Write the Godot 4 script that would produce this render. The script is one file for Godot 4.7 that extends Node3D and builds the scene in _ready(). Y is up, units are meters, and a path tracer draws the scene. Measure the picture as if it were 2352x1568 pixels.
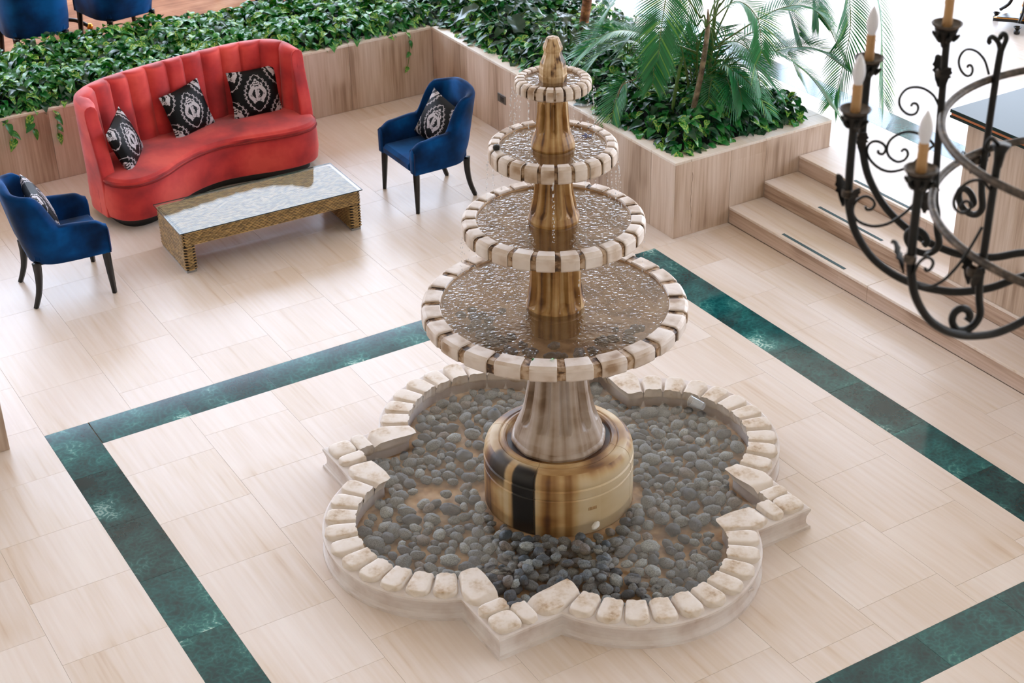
extends Node3D
# Lower lounge of a hotel atrium: tiered fountain in a quatrefoil pool, red sofa, blue armchairs, planters, steps and an iron chandelier.
# World axes: x runs along the planter behind the sofa, z runs along the steps towards the viewer's right, y is up, metres.

var MT := {}                      # materials by name
var used_names := {}
var rng := RandomNumberGenerator.new()
const FC := Vector3(2.52, 0.0, 2.457)      # fountain centre
const UP_Y := 0.43                         # upper floor level

func _ready():
	rng.seed = 7
	set_camera()
	set_sky_and_light()
	make_materials()
	build_shell()
	build_floor()
	build_planters()
	build_steps()
	build_counter()
	build_pool()
	build_fountain()
	build_pebbles()
	build_sofa_group()
	build_armchairs()
	build_coffee_table()
	build_upper_furniture()
	build_greenery()
	build_chandelier()

func set_camera():
	var yaw := deg_to_rad(30.96119)
	var pitch := deg_to_rad(30.14869)
	var roll := deg_to_rad(-1.17962)
	var fw := Vector3(sin(yaw) * cos(pitch), -sin(pitch), -cos(yaw) * cos(pitch))
	var rt := Vector3(cos(yaw), 0, sin(yaw))
	var up := rt.cross(fw)
	var r2 := rt * cos(roll) + up * sin(roll)
	var u2 := up * cos(roll) - rt * sin(roll)
	var cam := Camera3D.new()
	cam.name = "camera"
	cam.transform = Transform3D(Basis(r2, u2, -fw), Vector3(-1.85991, 5.81115, 9.2278))
	cam.keep_aspect = Camera3D.KEEP_HEIGHT
	cam.fov = 24.42206
	cam.near = 0.05
	cam.far = 200.0
	var lens := CameraAttributesPhysical.new()       # 55 mm on full frame; the foreground chandelier goes soft
	lens.frustum_focal_length = 55.4504
	lens.frustum_focus_distance = 9.8
	lens.frustum_near = 0.05
	lens.frustum_far = 200.0
	lens.exposure_aperture = 4.5
	cam.attributes = lens
	add_child(cam)
	cam.current = true

func set_sky_and_light():
	var env := Environment.new()
	var sm := ProceduralSkyMaterial.new()
	sm.sky_top_color = Color(0.80, 0.88, 1.0)
	sm.sky_horizon_color = Color(0.97, 0.98, 1.0)
	sm.sky_curve = 0.2
	sm.ground_bottom_color = Color(0.62, 0.60, 0.57)
	sm.ground_horizon_color = Color(0.80, 0.80, 0.79)
	sm.energy_multiplier = 1.0
	var sky := Sky.new()
	sky.sky_material = sm
	env.background_mode = Environment.BG_SKY
	env.sky = sky
	env.background_energy_multiplier = 3.4
	env.ambient_light_source = Environment.AMBIENT_SOURCE_SKY
	env.tonemap_mode = Environment.TONE_MAPPER_LINEAR
	env.tonemap_exposure = 2.85
	env.sdfgi_enabled = true
	env.ssao_enabled = true
	env.ssil_enabled = true
	var we := WorldEnvironment.new()
	we.name = "world_environment"
	we.environment = env
	add_child(we)

# ------------------------------------------------------------------ naming and nodes
func numbered(called: String) -> String:
	if not used_names.has(called):
		used_names[called] = 0
		return called
	used_names[called] += 1
	return "%s_%03d" % [called, used_names[called]]

func tag(o: Node, label: String, category := "", group := "", kind := "") -> Node:
	if label: o.set_meta("label", label)
	if category: o.set_meta("category", category)
	if group: o.set_meta("group", group)
	if kind: o.set_meta("kind", kind)
	return o

func thing(called: String, at := Vector3.ZERO, turn := 0.0) -> Node3D:
	var o := Node3D.new()
	o.name = numbered(called)
	add_child(o, true)
	o.position = at
	o.rotation.y = turn
	return o

func part(called: String, mesh: Mesh, mat: Material, parent: Node = null, at := Transform3D()) -> MeshInstance3D:
	var o := MeshInstance3D.new()
	o.name = numbered(called) if parent == null else called
	o.mesh = mesh
	pass
	if mesh is ArrayMesh and mat:
		if mesh.get_surface_count() and mesh.surface_get_material(0) == null:
			mesh.surface_set_material(0, mat)
		elif mesh.surface_get_material(0) != mat:
			o.set_surface_override_material(0, mat)
	o.cast_shadow = GeometryInstance3D.SHADOW_CASTING_SETTING_ON
	o.transform = at
	(self if parent == null else parent).add_child(o, true)
	return o

func many(called: String, mesh: ArrayMesh, mat: Material, places: Array, parent: Node = null, tints: Array = []) -> MultiMeshInstance3D:
	var mm := MultiMesh.new()
	mm.transform_format = MultiMesh.TRANSFORM_3D
	mm.use_colors = tints.size() > 0
	if mesh.surface_get_material(0) == null: mesh.surface_set_material(0, mat)
	mm.mesh = mesh
	mm.instance_count = places.size()
	for i in places.size():
		mm.set_instance_transform(i, places[i])
		if tints.size(): mm.set_instance_color(i, tints[i])
	var o := MultiMeshInstance3D.new()
	o.name = numbered(called) if parent == null else called
	o.multimesh = mm
	o.set_meta("kind", "stuff")
	(self if parent == null else parent).add_child(o, true)
	return o

func structure(called: String, mesh: Mesh, mat: Material, label := "", at := Transform3D()) -> MeshInstance3D:
	var o := part(called, mesh, mat, null, at)
	o.set_meta("kind", "structure")
	if label: o.set_meta("label", label)
	return o

# ------------------------------------------------------------------ mesh builder
class MB:
	var v := PackedVector3Array()
	var uv := PackedVector2Array()
	var col := PackedColorArray()
	var idx := PackedInt32Array()
	var tint := Color.WHITE
	func vert(p: Vector3, t := Vector2.ZERO) -> int:
		v.append(p)
		uv.append(t)
		col.append(tint)
		return v.size() - 1
	func tri(a: int, b: int, c: int):            # counter-clockwise seen from outside; stored clockwise
		idx.append(a)
		idx.append(c)
		idx.append(b)
	func quad(a: int, b: int, c: int, d: int):
		tri(a, b, c)
		tri(a, c, d)
	func flat(pts: Array):                        # a flat convex polygon of its own vertices
		var k := []
		for p in pts: k.append(vert(p, Vector2(p.x, p.z)))
		for i in range(1, k.size() - 1): tri(k[0], k[i], k[i + 1])
	func grid(nu: int, nv: int, f: Callable, flip := false, close_u := false):
		var base := v.size()
		for j in nv + 1:
			for i in nu + 1:
				vert(f.call(float(i) / nu, float(j) / nv), Vector2(float(i) / nu, float(j) / nv))
		for j in nv:
			for i in nu:
				var a := base + j * (nu + 1) + i
				var b := a + 1
				if close_u and i == nu - 1: b = base + j * (nu + 1)
				var c := b + nu + 1
				var d := a + nu + 1
				if flip: quad(a, d, c, b)
				else: quad(a, b, c, d)
	func box(c: Vector3, s: Vector3, ch := 0.004):
		var h := s * 0.5
		ch = minf(ch, minf(h.x, minf(h.y, h.z)) * 0.9)
		var P := func(sx, sy, sz, ax):            # corner point on the face of axis ax
			var q := Vector3(sx * (h.x - ch), sy * (h.y - ch), sz * (h.z - ch))
			if ax == 0: q.x = sx * h.x
			elif ax == 1: q.y = sy * h.y
			else: q.z = sz * h.z
			return c + q
		for s1 in [-1, 1]:
			flat4(P.call(s1, -1, -1, 0), P.call(s1, 1, -1, 0), P.call(s1, 1, 1, 0), P.call(s1, -1, 1, 0), c)
			flat4(P.call(-1, s1, -1, 1), P.call(-1, s1, 1, 1), P.call(1, s1, 1, 1), P.call(1, s1, -1, 1), c)
			flat4(P.call(-1, -1, s1, 2), P.call(1, -1, s1, 2), P.call(1, 1, s1, 2), P.call(-1, 1, s1, 2), c)
		if ch > 0.0:
			for s1 in [-1, 1]:
				for s2 in [-1, 1]:
					flat4(P.call(s1, s2, -1, 0), P.call(s1, s2, 1, 0), P.call(s1, s2, 1, 1), P.call(s1, s2, -1, 1), c)
					flat4(P.call(s1, -1, s2, 0), P.call(s1, 1, s2, 0), P.call(s1, 1, s2, 2), P.call(s1, -1, s2, 2), c)
					flat4(P.call(-1, s1, s2, 1), P.call(1, s1, s2, 1), P.call(1, s1, s2, 2), P.call(-1, s1, s2, 2), c)
					for s3 in [-1, 1]:
						flat4(P.call(s1, s2, s3, 0), P.call(s1, s2, s3, 1), P.call(s1, s2, s3, 2), P.call(s1, s2, s3, 2), c)
	func flat4(a: Vector3, b: Vector3, c: Vector3, d: Vector3, inside: Vector3):
		var n := (b - a).cross(c - a)
		if n.dot((a + b + c) / 3.0 - inside) < 0:
			var t := b
			b = d
			d = t
			if c == b:                            # was a triangle whose last point was doubled
				pass
		var i0 := vert(a, Vector2(a.x, a.z))
		var i1 := vert(b, Vector2(b.x, b.z))
		var i2 := vert(c, Vector2(c.x, c.z))
		var i3 := vert(d, Vector2(d.x, d.z))
		quad(i0, i1, i2, i3)
	func lathe(profile: Array, segs := 48, a0 := 0.0, a1 := TAU, crease := 0.5, caps := false):
		# profile runs from the bottom outside up: points (radius, height); split where it turns sharply
		var runs := []
		var run := [profile[0]]
		for i in range(1, profile.size()):
			run.append(profile[i])
			if i < profile.size() - 1:
				var d1: Vector2 = (profile[i] - profile[i - 1]).normalized()
				var d2: Vector2 = (profile[i + 1] - profile[i]).normalized()
				if absf(d1.angle_to(d2)) > crease:
					runs.append(run)
					run = [profile[i]]
		runs.append(run)
		var whole := is_equal_approx(a1 - a0, TAU)
		var total := 0.0
		for i in range(1, profile.size()): total += profile[i].distance_to(profile[i - 1])
		var done := 0.0
		for r in runs:
			var base := v.size()
			for j in r.size():
				if j > 0: done += r[j].distance_to(r[j - 1])
				for i in segs + 1:
					var a := a0 + (a1 - a0) * i / segs
					vert(Vector3(r[j].x * sin(a), r[j].y, r[j].x * cos(a)), Vector2(a / TAU, done / total))
			for j in r.size() - 1:
				for i in segs:
					var a = base + j * (segs + 1) + i
					var b = a + 1
					if whole and i == segs - 1 and false: b = base + j * (segs + 1)
					quad(a, b, b + segs + 1, a + segs + 1)
		if caps:
			for e in 2:
				var a := a0 if e == 0 else a1
				var poly := PackedVector2Array()
				for q in profile: poly.append(q)
				var t := Geometry2D.triangulate_polygon(poly)
				var base := v.size()
				for q in profile: vert(Vector3(q.x * sin(a), q.y, q.x * cos(a)), Vector2(q.x, q.y))
				for k in range(0, t.size(), 3):
					if e == 0: tri(base + t[k], base + t[k + 1], base + t[k + 2])
					else: tri(base + t[k], base + t[k + 2], base + t[k + 1])
	func tube(path: Array, radius, sides := 8, flat_y := 1.0):
		# path: points; radius: a number or one per point; flat_y squashes the section across the first normal
		var n := path.size()
		var t0: Vector3 = (path[1] - path[0]).normalized()
		var nrm := t0.cross(Vector3.UP if absf(t0.y) < 0.9 else Vector3.RIGHT).normalized()
		var base := v.size()
		for k in n:
			var t: Vector3 = (path[mini(k + 1, n - 1)] - path[maxi(k - 1, 0)]).normalized()
			nrm = (nrm - t * nrm.dot(t)).normalized()
			var bi := t.cross(nrm)
			var r: float = radius[k] if radius is Array else radius
			for i in sides:
				var a := TAU * i / sides
				vert(path[k] + (nrm * cos(a) + bi * sin(a) * flat_y) * r, Vector2(float(i) / sides, float(k) / n))
		for k in n - 1:
			for i in sides:
				var a := base + k * sides + i
				var b := base + k * sides + (i + 1) % sides
				quad(a, b, b + sides, a + sides)
		for e in 2:
			var c := vert(path[0] if e == 0 else path[n - 1])
			var ring := base + (0 if e == 0 else (n - 1) * sides)
			for i in sides:
				if e == 0: tri(c, ring + (i + 1) % sides, ring + i)
				else: tri(c, ring + i, ring + (i + 1) % sides)
	func done(mat: Material = null) -> ArrayMesh:
		var nor := PackedVector3Array()
		nor.resize(v.size())
		for k in range(0, idx.size(), 3):
			var a := idx[k]
			var b := idx[k + 1]
			var c := idx[k + 2]
			var n := (v[c] - v[a]).cross(v[b] - v[a])
			nor[a] += n
			nor[b] += n
			nor[c] += n
		for k in nor.size():
			nor[k] = nor[k].normalized() if nor[k].length_squared() > 1e-20 else Vector3.UP
		var arr := []
		arr.resize(Mesh.ARRAY_MAX)
		arr[Mesh.ARRAY_VERTEX] = v
		arr[Mesh.ARRAY_NORMAL] = nor
		arr[Mesh.ARRAY_TEX_UV] = uv
		arr[Mesh.ARRAY_COLOR] = col
		arr[Mesh.ARRAY_INDEX] = idx
		var m := ArrayMesh.new()
		m.add_surface_from_arrays(Mesh.PRIMITIVE_TRIANGLES, arr)
		if mat: m.surface_set_material(0, mat)
		return m

func box_mesh(s: Vector3, ch := 0.004, c := Vector3.ZERO) -> ArrayMesh:
	var m := MB.new()
	m.box(c, s, ch)
	return m.done()

func span_box(a: Vector3, b: Vector3, ch := 0.004) -> ArrayMesh:
	return box_mesh((b - a).abs(), ch, (a + b) * 0.5)

func lathe_mesh(profile: Array, segs := 48) -> ArrayMesh:
	var m := MB.new()
	m.lathe(profile, segs)
	return m.done()

func spline(pts: Array, per := 4) -> Array:        # Catmull-Rom through points (Vector2 or Vector3)
	var out := []
	for i in pts.size() - 1:
		var p0 = pts[maxi(i - 1, 0)]
		var p1 = pts[i]
		var p2 = pts[i + 1]
		var p3 = pts[mini(i + 2, pts.size() - 1)]
		for k in per:
			var t := float(k) / per
			out.append(p1.cubic_interpolate(p2, p0, p3, t))
	out.append(pts[pts.size() - 1])
	return out

func sample(pts: Array, t: float):                 # even parameter along a list of points
	var x := clampf(t, 0, 1) * (pts.size() - 1)
	var i := mini(int(x), pts.size() - 2)
	return pts[i].lerp(pts[i + 1], x - i)

func sb(b: Basis, s: Vector3) -> Basis:             # a basis with its own axes stretched
	return Basis(b.x * s.x, b.y * s.y, b.z * s.z)

# ------------------------------------------------------------------ textures and materials
func noise_bytes(s: int, seed_: int, w: int, h: int, freq: float, octaves := 4) -> PackedByteArray:
	# seamless noise w x h stretched to s x s: few rows or columns give streaks
	var n := FastNoiseLite.new()
	n.seed = seed_
	n.noise_type = FastNoiseLite.TYPE_PERLIN
	n.frequency = freq
	n.fractal_octaves = octaves
	var im := n.get_seamless_image(w, h, false, false, 0.15, true)
	im.convert(Image.FORMAT_L8)
	im.resize(s, s, Image.INTERPOLATE_CUBIC)
	return im.get_data()

func ramp(stops: Array) -> Gradient:                # [offset, Color, offset, Color ...]
	var g := Gradient.new()
	var o := PackedFloat32Array()
	var c := PackedColorArray()
	for i in range(0, stops.size(), 2):
		o.append(stops[i])
		c.append(stops[i + 1])
	g.offsets = o
	g.colors = c
	return g

func mixed(s: int, layers: Array, g: Gradient, contrast := 1.7) -> ImageTexture:   # layers: [bytes, weight] ...
	var lut := PackedByteArray()
	for i in 256:
		var c := g.sample(i / 255.0)
		lut.append(c.r8)
		lut.append(c.g8)
		lut.append(c.b8)
	var out := PackedByteArray()
	out.resize(s * s * 3)
	var tot := 0.0
	for l in layers: tot += absf(l[1])
	var n := layers.size()
	var a: PackedByteArray = layers[0][0]
	var wa: float = layers[0][1] / tot
	var b: PackedByteArray = layers[1][0] if n > 1 else a
	var wb: float = layers[1][1] / tot if n > 1 else 0.0
	var c2: PackedByteArray = layers[2][0] if n > 2 else a
	var wc: float = layers[2][1] / tot if n > 2 else 0.0
	for i in s * s:
		var x := a[i] * wa + b[i] * wb + c2[i] * wc
		var k := clampi(int((x - 127.0) * contrast + 127.0), 0, 255) * 3
		out[i * 3] = lut[k]
		out[i * 3 + 1] = lut[k + 1]
		out[i * 3 + 2] = lut[k + 2]
	return ImageTexture.create_from_image(Image.create_from_data(s, s, false, Image.FORMAT_RGB8, out))

func turned(t: ImageTexture) -> ImageTexture:
	var im: Image = t.get_image().duplicate()
	im.rotate_90(CLOCKWISE)
	return ImageTexture.create_from_image(im)

func mat(called: String, c: Color, rough := 0.6, tex: Texture2D = null, tile := 0.0, metal := 0.0) -> StandardMaterial3D:
	var m := StandardMaterial3D.new()
	m.resource_name = called
	m.albedo_color = c
	m.roughness = rough
	m.metallic = metal
	if tex: m.albedo_texture = tex
	if tile > 0.0:
		m.uv1_triplanar = true
		m.uv1_world_triplanar = true
		m.uv1_triplanar_sharpness = 8.0
		m.uv1_scale = Vector3.ONE / tile
	MT[called] = m
	return m

func variants(called: String, count: int, tints: Array, base: StandardMaterial3D):
	for i in count:
		var m: StandardMaterial3D = base.duplicate()
		m.resource_name = called
		m.albedo_color = base.albedo_color * (tints[i % tints.size()] as Color)
		m.uv1_offset = Vector3(0.37 * i, 0.21 * i, 0.53 * i)
		MT["%s%d" % [called, i]] = m

func damask() -> ImageTexture:
	var s := 512
	var im := Image.create(s, s, false, Image.FORMAT_RGB8)
	im.fill(Color(0.012, 0.016, 0.028))
	var silver := Color(0.74, 0.71, 0.73)
	var dark := Color(0.012, 0.016, 0.028)
	# one ogee medallion in the middle, quarters of it at the corners, scrolling vines between
	for centre in [Vector2(0.5, 0.5), Vector2(0, 0), Vector2(1, 0), Vector2(0, 1), Vector2(1, 1)]:
		for side in [-1.0, 1.0]:
			var P := func(x, y): return centre + Vector2(side * x, y)
			# leaf shaped body in overlapping lobes
			for k in 9:
				var t := k / 8.0
				dot(im, P.call(0.04 + 0.115 * sin(PI * (0.12 + 0.8 * t)), -0.12 + 0.27 * t), 0.042, silver)
			for k in 5: dot(im, P.call(0.0, -0.10 + 0.055 * k), 0.05, silver)
			curl(im, P.call(0.075, -0.15), 0.055, -1.2, 5.2 * 1.0, side, 0.014, silver)
			curl(im, P.call(0.03, -0.225), 0.045, 2.2, -4.6, side, 0.014, silver)
			curl(im, P.call(0.06, 0.16), 0.05, 1.0, -5.0, side, 0.014, silver)
			dot(im, P.call(0.0, -0.29), 0.022, silver)
			dot(im, P.call(0.02, -0.275), 0.014, silver)
			# dark veins cut in the body
			curl(im, P.call(0.07, -0.03), 0.045, 0.4, 4.6, side, 0.008, dark)
			curl(im, P.call(0.055, 0.07), 0.035, -0.6, -4.8, side, 0.008, dark)
			curl(im, P.call(0.12, 0.02), 0.03, 0.0, 5.0, side, 0.006, dark)
			for k in 8: dot(im, P.call(0.0, -0.08 + 0.03 * k), 0.006, dark)
			for k in 5: curl(im, P.call(0.02 + 0.03 * (k % 3), -0.07 + 0.055 * k), 0.022, k * 1.3, 5.0 * (1.0 if k % 2 else -1.0), side, 0.0045, dark)
			# ogee frame of vine with small leaves
			for k in 130:
				var t := k / 129.0
				var x := 0.25 * sin(PI * t) ** 0.8
				var y := -0.40 + 0.8 * t
				dot(im, P.call(x, y), 0.0065, silver)
				if k % 14 == 6:
					curl(im, P.call(x + 0.024, y), 0.026, 0.5 + t * 2.0, 4.6, side, 0.0065, silver)
				if k % 14 == 13:
					curl(im, P.call(x - 0.020, y + 0.01), 0.018, 2.5 - t, -4.2, side, 0.006, silver)
	return ImageTexture.create_from_image(im)

func dot(im: Image, c: Vector2, r: float, col: Color):
	var s := im.get_width()
	var x0 := maxi(int((c.x - r) * s), 0)
	var x1 := mini(int((c.x + r) * s), s - 1)
	for y in range(maxi(int((c.y - r) * s), 0), mini(int((c.y + r) * s), s - 1) + 1):
		for x in range(x0, x1 + 1):
			if Vector2(x, y).distance_to(c * s) <= r * s: im.set_pixel(x, y, col)

func curl(im: Image, c: Vector2, r: float, from: float, sweep: float, side: float, w: float, col: Color):
	for k in 26:
		var t := k / 25.0
		var a := from + sweep * t
		var q := r * (1.0 - 0.72 * t)
		dot(im, c + Vector2(side * cos(a) * q, sin(a) * q), w * (1.0 - 0.25 * t), col)
	dot(im, c + Vector2(side * cos(from + sweep) * r * 0.28, sin(from + sweep) * r * 0.28), w * 1.25, col)

func leaf_texture(base: Color, light: Color, amount: float, seed_: int) -> ImageTexture:
	var w := 64
	var h := 96
	var im := Image.create(w, h, false, Image.FORMAT_RGB8)
	var n := FastNoiseLite.new()
	n.seed = seed_
	n.frequency = 0.045
	var n2 := FastNoiseLite.new()
	n2.seed = seed_ + 5
	n2.frequency = 0.14
	for y in h:
		for x in w:
			var k := n.get_noise_2d(x * 1.6, y * 0.7) + 0.35 * n2.get_noise_2d(x, y * 0.5)
			var t := smoothstep(0.30 - amount, 0.42 - amount, k)
			var c := base.lerp(light, t)
			if absf(x - w * 0.5) < 1.2: c = c.lerp(light, 0.45)
			im.set_pixel(x, y, c * (0.92 + 0.16 * n2.get_noise_2d(y, x)))
	return ImageTexture.create_from_image(im)

func make_materials():
	var S := 1024
	# travertine: vein streaks along v (along z on floors, upright on walls)
	var fine := noise_bytes(S, 11, 512, 24, 0.13, 4)
	var mid := noise_bytes(S, 12, 128, 12, 0.05, 3)
	var cloud := noise_bytes(S, 13, 48, 24, 0.06, 3)
	var trav := mixed(S, [[fine, 0.9], [mid, 0.6], [cloud, 0.7]], ramp([0.0, Color(0.82, 0.74, 0.655), 0.25, Color(0.875, 0.825, 0.765), 0.55, Color(0.90, 0.862, 0.825), 0.8, Color(0.915, 0.885, 0.855), 1.0, Color(0.925, 0.90, 0.875)]), 1.4)
	var rough_tex := mixed(S, [[fine, 0.5], [cloud, 1.0]], ramp([0.0, Color(0.30, 0.30, 0.30), 1.0, Color(0.44, 0.44, 0.44)]))
	var wood := mixed(S, [[fine, 0.8], [mid, 1.0], [cloud, 0.3]], ramp([0.0, Color(0.64, 0.555, 0.485), 0.35, Color(0.765, 0.69, 0.62), 0.6, Color(0.825, 0.76, 0.70), 1.0, Color(0.885, 0.84, 0.80)]))
	var tm := mat("travertine_floor", Color(0.985, 0.968, 0.968), 1.0, trav, 2.1)
	tm.roughness_texture = rough_tex
	variants("floor_tile", 6, [Color(1, 1, 1), Color(0.993, 0.986, 0.979), Color(1.0, 0.995, 0.99), Color(0.985, 0.975, 0.963), Color(1, 0.997, 0.994), Color(0.99, 0.984, 0.978)], tm)
	var pt := mat("travertine_panel", Color(0.93, 0.90, 0.88), 0.42, wood, 1.5)
	variants("wall_panel", 4, [Color(1, 1, 1), Color(0.97, 0.965, 0.96), Color(1.02, 1.015, 1.01), Color(0.99, 0.98, 0.965)], pt)
	mat("travertine_cap", Color(0.97, 0.96, 0.95), 0.4, trav, 1.4)
	mat("travertine_riser", Color(0.93, 0.88, 0.86), 0.4, turned(wood), 1.3)
	mat("grout", Color(0.74, 0.67, 0.60), 0.8)
	# green marble
	var g1 := noise_bytes(S, 21, 256, 256, 0.02, 5)
	var g2 := noise_bytes(S, 22, 96, 96, 0.04, 3)
	var vein := FastNoiseLite.new()
	vein.seed = 23
	vein.frequency = 0.02
	vein.fractal_type = FastNoiseLite.FRACTAL_RIDGED
	vein.fractal_octaves = 4
	var vi := vein.get_seamless_image(S, S, false, false, 0.15, true)
	vi.convert(Image.FORMAT_L8)
	var marble := mixed(S, [[g1, 0.5], [g2, 0.7], [vi.get_data(), 0.55]], ramp([0.0, Color(0.01, 0.17, 0.19), 0.45, Color(0.045, 0.275, 0.29), 0.72, Color(0.11, 0.37, 0.37), 0.88, Color(0.24, 0.48, 0.47), 1.0, Color(0.66, 0.77, 0.74)]))
	var gm := mat("green_marble", Color(1, 1, 1), 0.09, marble, 1.3)
	variants("green_tile", 4, [Color(1, 1, 1), Color(0.8, 0.85, 0.87), Color(1.1, 1.1, 1.1), Color(0.9, 0.95, 0.97)], gm)
	# upper lounge floor of brown veined stone
	var brown := mixed(S, [[turned_bytes(fine, S), 0.6], [g1, 0.9], [g2, 0.6]], ramp([0.0, Color(0.55, 0.36, 0.24), 0.5, Color(0.72, 0.51, 0.37), 1.0, Color(0.84, 0.66, 0.52)]))
	mat("brown_floor", Color(0.93, 0.88, 0.84), 0.6, brown, 2.2).metallic_specular = 0.2
	# cast stone of the fountain
	var cs := mixed(S, [[g1, 0.8], [g2, 0.8], [cloud, 0.5]], ramp([0.0, Color(0.60, 0.49, 0.39), 0.2, Color(0.74, 0.66, 0.59), 0.45, Color(0.83, 0.775, 0.735), 1.0, Color(0.89, 0.855, 0.835)]))
	var cm := mat("cast_stone", Color(1, 1, 1), 0.55, cs, 0.7)
	cm.heightmap_enabled = true
	cm.heightmap_texture = ImageTexture.create_from_image(Image.create_from_data(S, S, false, Image.FORMAT_L8, g1))
	cm.heightmap_scale = 0.25
	mat("groove_stain", Color(1, 1, 1), 0.5, mixed(512, [[noise_bytes(512, 31, 128, 128, 0.03, 4), 1.0]], ramp([0.0, Color(0.22, 0.13, 0.06), 0.3, Color(0.42, 0.30, 0.18), 0.6, Color(0.62, 0.50, 0.38), 1.0, Color(0.74, 0.65, 0.56)]), 2.4), 0.22)
	mat("curb_stone", Color(1, 1, 1), 0.6, mixed(512, [[noise_bytes(512, 38, 96, 48, 0.04, 4), 1.0], [noise_bytes(512, 39, 256, 256, 0.05, 3), 0.3]], ramp([0.0, Color(0.70, 0.62, 0.56), 0.2, Color(0.80, 0.745, 0.715), 0.5, Color(0.85, 0.81, 0.79), 1.0, Color(0.89, 0.865, 0.855)]), 1.2), 0.8)
	mat("curb_cap", Color(0.97, 0.955, 0.95), 0.55, mixed(512, [[noise_bytes(512, 32, 128, 128, 0.025, 5), 1.0], [noise_bytes(512, 33, 256, 256, 0.08, 3), 0.4]], ramp([0.0, Color(0.66, 0.55, 0.42), 0.25, Color(0.81, 0.74, 0.65), 0.5, Color(0.875, 0.835, 0.785), 1.0, Color(0.91, 0.88, 0.85)]), 1.15), 0.42)
	# stems: rust and lime streaks running down
	var drip := noise_bytes(512, 34, 420, 5, 0.07, 3)
	var drip2 := noise_bytes(512, 35, 90, 6, 0.08, 3)
	var blot := noise_bytes(512, 36, 128, 128, 0.05, 4)
	mat("stained_stem", Color(1, 1, 1), 0.45, mixed(512, [[drip, 0.7], [drip2, 0.6], [blot, 0.35]], ramp([0.0, Color(0.07, 0.04, 0.02), 0.18, Color(0.30, 0.18, 0.08), 0.4, Color(0.58, 0.41, 0.21), 0.62, Color(0.72, 0.57, 0.36), 1.0, Color(0.83, 0.75, 0.63)]), 1.2))
	mat("grey_stem", Color(1, 1, 1), 0.42, mixed(512, [[drip, 0.7], [drip2, 0.8], [blot, 0.6]], ramp([0.0, Color(0.30, 0.20, 0.12), 0.2, Color(0.50, 0.40, 0.31), 0.45, Color(0.66, 0.585, 0.52), 1.0, Color(0.80, 0.76, 0.74)]), 1.5))
	mat("finial_stone", Color(1, 1, 1), 0.5, mixed(512, [[drip, 0.4], [drip2, 0.6], [blot, 1.0]], ramp([0.0, Color(0.22, 0.14, 0.08), 0.18, Color(0.50, 0.37, 0.23), 0.4, Color(0.70, 0.57, 0.40), 1.0, Color(0.83, 0.74, 0.61)]), 2.4))
	mat("pedestal_stone", Color(1, 1, 1), 0.5, pedestal_texture(drip, drip2, blot))
	mat("pool_floor", Color(1, 1, 1), 0.6, mixed(512, [[blot, 1.0], [noise_bytes(512, 37, 200, 200, 0.06, 3), 0.4]], ramp([0.0, Color(0.50, 0.36, 0.22), 0.5, Color(0.70, 0.55, 0.38), 1.0, Color(0.82, 0.69, 0.53)])), 0.9)
	var wave := FastNoiseLite.new()
	wave.seed = 41
	wave.frequency = 0.012
	wave.fractal_octaves = 3
	var wi := wave.get_seamless_image(512, 512, false, false, 0.2, true)
	wi.convert(Image.FORMAT_RGBA8)
	wi.bump_map_to_normal_map(6.0)
	var wt := ImageTexture.create_from_image(wi)
	for w in [["pool_water", 0.8, 0.18, 0.06], ["basin_water", 0.26, 0.6, 0.36]]:
		var m := mat(w[0], Color(0.48, 0.385, 0.29, w[3]), 0.03)
		m.transparency = BaseMaterial3D.TRANSPARENCY_ALPHA
		m.uv1_triplanar = true
		m.uv1_world_triplanar = true
		m.uv1_scale = Vector3.ONE / w[1]
		m.normal_enabled = true
		m.normal_texture = wt
		m.normal_scale = w[2]
	var drop := mat("water_drop", Color(0.9, 0.93, 0.97, 0.25), 0.03)
	drop.transparency = BaseMaterial3D.TRANSPARENCY_ALPHA
	# lava pebbles
	var pore := noise_bytes(256, 51, 256, 256, 0.09, 3)
	var peb := mixed(256, [[pore, 1.0]], ramp([0.0, Color(0.14, 0.15, 0.16), 0.3, Color(0.37, 0.39, 0.40), 0.6, Color(0.45, 0.47, 0.48), 1.0, Color(0.53, 0.545, 0.55)]), 1.0)
	var pm := mat("pebble", Color(1, 1, 1), 0.62, peb, 0.16)
	pm.vertex_color_use_as_albedo = true
	var pi := [Color(0.92, 0.93, 0.94), Color(0.70, 0.72, 0.76), Color(1.0, 1.0, 0.99), Color(1.0, 0.90, 0.84), Color(0.5, 0.55, 0.6), Color(1.28, 1.28, 1.26)]
	for i in pi.size():
		var m := mat("pebble%d" % i, pi[i], 0.62, peb, 0.16)
	# fabrics
	var fz := noise_bytes(512, 61, 40, 40, 0.05, 3)
	var fz2 := noise_bytes(512, 62, 200, 200, 0.1, 2)
	var rv := mat("red_velvet", Color(1, 1, 1), 0.75, mixed(512, [[fz, 1.0], [fz2, 0.12]], ramp([0.0, Color(0.56, 0.06, 0.09), 0.5, Color(0.76, 0.16, 0.16), 1.0, Color(0.87, 0.29, 0.25)])), 0.9)
	rv.rim_enabled = true
	rv.rim = 0.5
	rv.rim_tint = 0.6
	var bv := mat("blue_velvet", Color(1, 1, 1), 0.8, mixed(512, [[fz, 1.0], [fz2, 0.12]], ramp([0.0, Color(0.0, 0.10, 0.22), 0.5, Color(0.0, 0.21, 0.41), 1.0, Color(0.01, 0.33, 0.59)])), 0.9)
	bv.rim_enabled = true
	bv.metallic_specular = 0.15
	bv.rim = 0.25
	bv.rim_tint = 1.0
	var dm := mat("damask", Color(1, 1, 1), 0.5, damask())
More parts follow.
